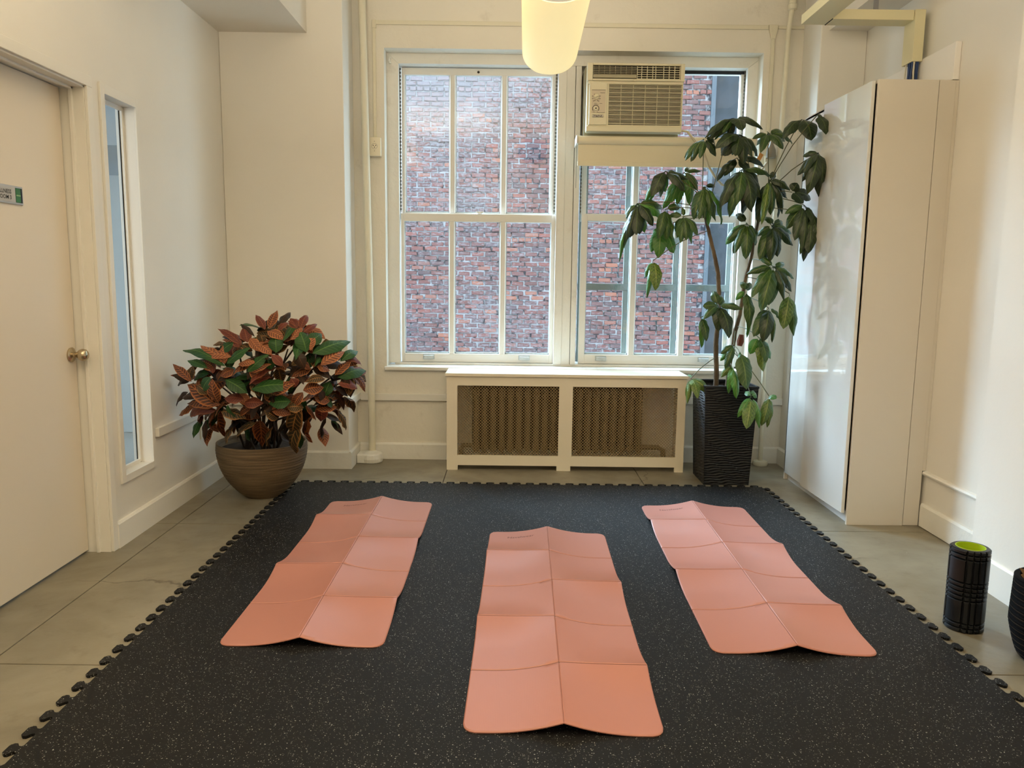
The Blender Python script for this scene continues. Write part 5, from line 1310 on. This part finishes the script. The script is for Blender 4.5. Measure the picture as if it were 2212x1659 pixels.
# ------------------------------------------------------------------ umbrella tree in the black planter
def planter():
    t = thing('potted_umbrella_tree', 'tall umbrella tree with drooping leaf fans in a black ridged square planter', 'potted plant', (1.42, 5.10, 0))
    H = 0.655
    cx, cy = 1.424, 5.085
    def ring(z, y_off=0): 
        f = z / H; hx = 0.147 + 0.024 * f; hy = 0.150 + 0.024 * f; return hx, hy
    m = MB(); nz = 150; nu = 28
    for side in range(4):
        def fn(a, b, side=side):
            z = 0.004 + b * (H - 0.012); hx, hy = ring(z)
            s_ = a * 2 - 1
            w_ = 0.0028 * math.sin((z + 0.003 * math.sin(a * 7 + side * 2 + z * 22) + 0.0035 * math.sin(a * 17 + z * 60)) * 2 * PI / 0.0165)
            e = min(1, (1 - abs(s_)) * 12); w_ *= e
            if side == 0: return (cx + s_ * hx, cy - hy - w_, z)
            if side == 1: return (cx + hx + w_, cy + s_ * hy, z)
            if side == 2: return (cx - s_ * hx, cy + hy + w_, z)
            return (cx - hx - w_, cy - s_ * hy, z)
        m.grid(fn, nu, nz)
    obj('planter_wall', m, M_PLANTER, t, True)
    hx, hy = ring(H); m = MB()
    m.box(cx - hx - .003, cx + hx + .003, cy - hy - .003, cy - hy + .012, H - .012, H + .002); m.box(cx - hx - .003, cx + hx + .003, cy + hy - .012, cy + hy + .003, H - .012, H + .002)
    m.box(cx - hx - .003, cx - hx + .012, cy - hy, cy + hy, H - .012, H + .002); m.box(cx + hx - .012, cx + hx + .003, cy - hy, cy + hy, H - .012, H + .002)
    obj('planter_rim', m, M_PLANTER, t, bevel=0.002)
    hx, hy = ring(0); obj('planter_base', MB().box(cx - hx, cx + hx, cy - hy, cy + hy, 0.0005, 0.01), M_PLANTER, t)
    hx, hy = ring(H - 0.04)
    obj('soil', MB().grid(lambda a, b: (cx - hx + 2 * hx * a, cy - hy + 2 * hy * b, H - 0.035 + 0.006 * math.sin(a * 23) * math.cos(b * 19)), 12, 12), M_SOIL, t)
    # stems
    for k, P in enumerate(TRUNKS):
        n = len(P); R = [0.0185 - 0.0095 * i / n if k == 0 else 0.0165 - 0.008 * i / n for i in range(n)]
        # refine with small irregularities
        PP, RR = [], []
        rr = random.Random(90 + k)
        for i in range(n - 1):
            for q in range(4):
                f = q / 4; PP.append(tuple(P[i][c] * (1 - f) + P[i + 1][c] * f + rr.uniform(-.0015, .0015) for c in range(3))); RR.append((R[i] * (1 - f) + R[i + 1] * f) * rr.uniform(0.93, 1.07))
        PP.append(P[-1]); RR.append(R[-1])
        obj('stem', MB().tube(PP, RR, 10), M_BARK, t, True)
    obj('stem_scar', MB().tube([(1.512, 5.10, 0.90), (1.517, 5.10, 0.93), (1.522, 5.10, 0.975)], [0.016, 0.024, 0.015], 8), plain('red-brown bark wrap', (118, 60, 40), 0.8, bump=(80, 0.6)), t, True)
    for hub, a in PETIOLES:
        h_, q = Vector(hub), Vector(a); mid = (h_ + q) / 2 + Vector((0, 0, 0.02 * (h_ - q).length * 3))
        obj('petiole', MB().tube([q, (q * 3 + mid) / 4 if False else q.lerp(mid, .5) + Vector((0, 0, .004)), mid, mid.lerp(h_, .5) + Vector((0, 0, .004)), h_], 0.0028, 6), M_PETIOLE, t, True)
    rr = random.Random(4)
    for hub, tips in LEAFCLUSTERS:
        tips = list(tips)
        if len(tips) >= 6:                      # inner leaflets between the outer ones, a little behind
            for _ in range(3):
                a_, b_ = rr.sample(range(len(tips)), 2); f_ = rr.uniform(0.35, 0.65)
                P_ = [tips[a_][c] * f_ + tips[b_][c] * (1 - f_) for c in range(3)]
                P_ = [hub[c] + (P_[c] - hub[c]) * rr.uniform(0.95, 1.15) for c in range(3)]
                P_[0] = min(P_[0], 1.82); P_[1] += rr.uniform(0.0, 0.06)
                tips.append((P_[0], P_[1], P_[2], tips[a_][3] * 0.95, rr.choice((tips[a_][4], 0, 1))))
        for (x, y, z, w_, tone) in tips:
            d = Vector((x, y, z)) - Vector(hub)
            n = Vector((d.x * 0.9, d.y * 0.5 - 0.10, 0)) 
            if n.length > 1e-5: n.normalize()
            n = n * 0.8 + Vector((0, -0.75, 0.55)) + Vector((rr.uniform(-.2, .2), rr.uniform(-.1, .1), rr.uniform(-.1, .1)))
            droop = 1.0
            inst('leaf', UM[rr.randrange(5)], t, leaf_matrix(hub, (x, y, z), w_ * 1.10, n, droop), LEAFM[tone])
planter()

# ------------------------------------------------------------------ croton in the clay bowl
def croton():
    cx, cy = -1.492, 4.595
    t = thing('potted_croton', 'bushy croton with red, orange and green leaves in a ribbed clay-coloured pot', 'potted plant', (cx, cy, 0))
    prof = [(0, 0.0005), (0.108, 0.0005), (0.118, 0.012)]
    for i in range(1, 56):
        f = i / 55; z = 0.012 + f * 0.318
        r = 0.118 + 0.148 * (1 - (1 - min(1, f * 1.02)) ** 2.3) ** 0.92
        if f > 0.9: r -= 0.003 * (f - 0.9) * 10
        r += 0.0012 * math.sin(i * 2.1) if f < 0.93 else 0
        prof.append((r, z))
    prof += [(0.263, 0.334), (0.256, 0.336), (0.250, 0.332), (0.246, 0.29), (0.0, 0.285)]
    obj('pot', MB().lathe(prof, (cx, cy, 0), 64), M_POT, t, True)
    obj('soil', MB().lathe([(0.246, 0.292), (0.15, 0.298), (0, 0.296)], (cx, cy, 0), 32, cap=False), M_SOIL, t, True)
    rr = random.Random(6)
    for i, hb in enumerate(CHUBS):
        h_ = Vector(hb); a = rr.uniform(0, 6.28); b = Vector((cx + 0.10 * math.cos(a), cy + 0.09 * math.sin(a), 0.29))
        m1 = b.lerp(h_, 0.4) + Vector(((h_.x - b.x) * -0.12, (h_.y - b.y) * -0.12, 0.05)); m2 = b.lerp(h_, 0.72) + Vector((rr.uniform(-.02, .02), 0, 0.04))
        obj('stem', MB().tube([b, m1, m2, h_], [0.008, 0.007, 0.0055, 0.004], 7), M_CSTEM, t, True)
    for row in CROTON:
        b, q, w_, tone = row[:3], row[3:6], row[6], row[7]
        d = Vector(q) - Vector(b); L = d.length; q = tuple(Vector(b) + d * 1.20); w_ *= 1.2
        out = Vector(((b[0] + 1.40), (b[1] - 4.6), 0.25))
        n = Vector((0, -0.8, 0.75)) + out * 0.4 + Vector((rr.uniform(-.35, .35), rr.uniform(-.1, .2), rr.uniform(-.25, .35)))
        inst('leaf', CM[rr.randrange(5)], t, leaf_matrix(b, q, w_, n, rr.uniform(0.5, 1.2)), CROM[tone])
croton()

# dry leaves in the basket at the right edge
t = thing('dried_plant', 'dry brown leaves standing in the woven basket', 'plant', (1.93, 2.60, 0.25))
rr = random.Random(2)
for b, q, w_ in (((1.88, 2.58, 0.26), (1.776, 2.575, 0.356), 0.045), ((1.87, 2.60, 0.30), (1.800, 2.60, 0.322), 0.05), ((1.90, 2.57, 0.27), (1.815, 2.56, 0.47), 0.06), ((1.95, 2.6, 0.27), (1.93, 2.60, 0.52), 0.06), ((1.98, 2.6, 0.27), (2.04, 2.60, 0.46), 0.06), ((1.97, 2.65, 0.27), (1.99, 2.7, 0.48), 0.06)):
    inst('leaf', CM[rr.randrange(5)], t, leaf_matrix(b, q, w_, (0, -1, 0.3), 1.0), M_DRY)
obj('stalk', MB().tube([(1.94, 2.60, 0.24), (1.935, 2.60, 0.32)], 0.01, 8), M_CSTEM, t, True)

# ------------------------------------------------------------------ pendant trough lamp
def lamp():
    t = thing('pendant_lamp', 'lit pendant lamp with a curved warm translucent trough', 'lamp', (0.18, 3.67, 3.3))
    Y0, Y1 = 3.14, 4.20
    def U(a, off, y):   # a in 0..1 left rim - bottom - right rim
        th = PI * (1 + a); hw = 0.1425 - off; cxm = 0.186 - 0.018 * (Y1 - y)
        x = hw * math.copysign(abs(math.cos(th)) ** 0.9, math.cos(th)); z = -(0.118 - off) * abs(math.sin(th)) ** 0.95
        return (cxm + x, y, 2.492 + z)
    m = MB(); n = 30
    prof = [(i / n) for i in range(n + 1)]
    vs = []; 
    for y in (Y0, Y1):
        for off in (0, 0.004): vs += [U(a, off, y) for a in prof]
    k = n + 1; fs = []
    for i in range(n):
        fs += [(i, i + 1, 2 * k + i + 1, 2 * k + i), (k + i, 3 * k + i, 3 * k + i + 1, k + i + 1), (i, k + i, k + i + 1, i + 1), (2 * k + i, 2 * k + i + 1, 3 * k + i + 1, 3 * k + i)]
    m.add(vs, fs)
    # straight sides above the curve
    for sx in (-1, 1):
        for y0, y1 in ((Y0, Y1),):
            xa0 = 0.186 - 0.018 * (Y1 - y0) + sx * 0.1425; xa1 = 0.186 + sx * 0.1425; d = 0.004 * sx
            m.add([(xa0, y0, 2.492), (xa1, y1, 2.492), (xa1 - d, y1, 2.492), (xa0 - d, y0, 2.492), (xa0, y0, 2.57), (xa1, y1, 2.57), (xa1 - d, y1, 2.57), (xa0 - d, y0, 2.57)],
                  [(0, 1, 5, 4), (2, 3, 7, 6), (4, 5, 6, 7), (0, 3, 7, 4) if False else (0, 4, 7, 3), (1, 2, 6, 5)])
    obj('diffuser', m, M_LAMP, t, True)
    e = MB()
    for y in (Y0 + 0.02, Y1 - 0.02):
        cxm = 0.186 - 0.018 * (Y1 - y)
        pts = [(cxm + (U(a, 0.006, y)[0] - cxm), U(a, 0.006, y)[2]) for a in prof] + [(cxm + 0.1365, 2.575), (cxm - 0.1365, 2.575)]
        e.prism(pts, y - 0.002, y + 0.002, 'y')
    obj('end_plate', e, M_GREYMETAL, t)
    obj('spine', MB().box(0.11, 0.255, Y0 - 0.01, Y1, 2.56, 2.60), M_GREYMETAL, t, bevel=0.004)
    obj('tube', MB().tube([(0.17, Y0 + 0.06, 2.50), (0.186, Y1 - 0.06, 2.50)], 0.013, 12), plain('tube lamp', (255, 240, 210), 0.4), t, True)
    for y in (3.35, 4.0): obj('suspension_cable', MB().tube([(0.18, y, 2.60), (0.18, y, 3.3)], 0.002, 6), M_GREYMETAL, t)
lamp()
area((0.18, 3.67, 2.62), 0.2, 17, WARM, rot=(PI, 0, 0), sy=0.9)
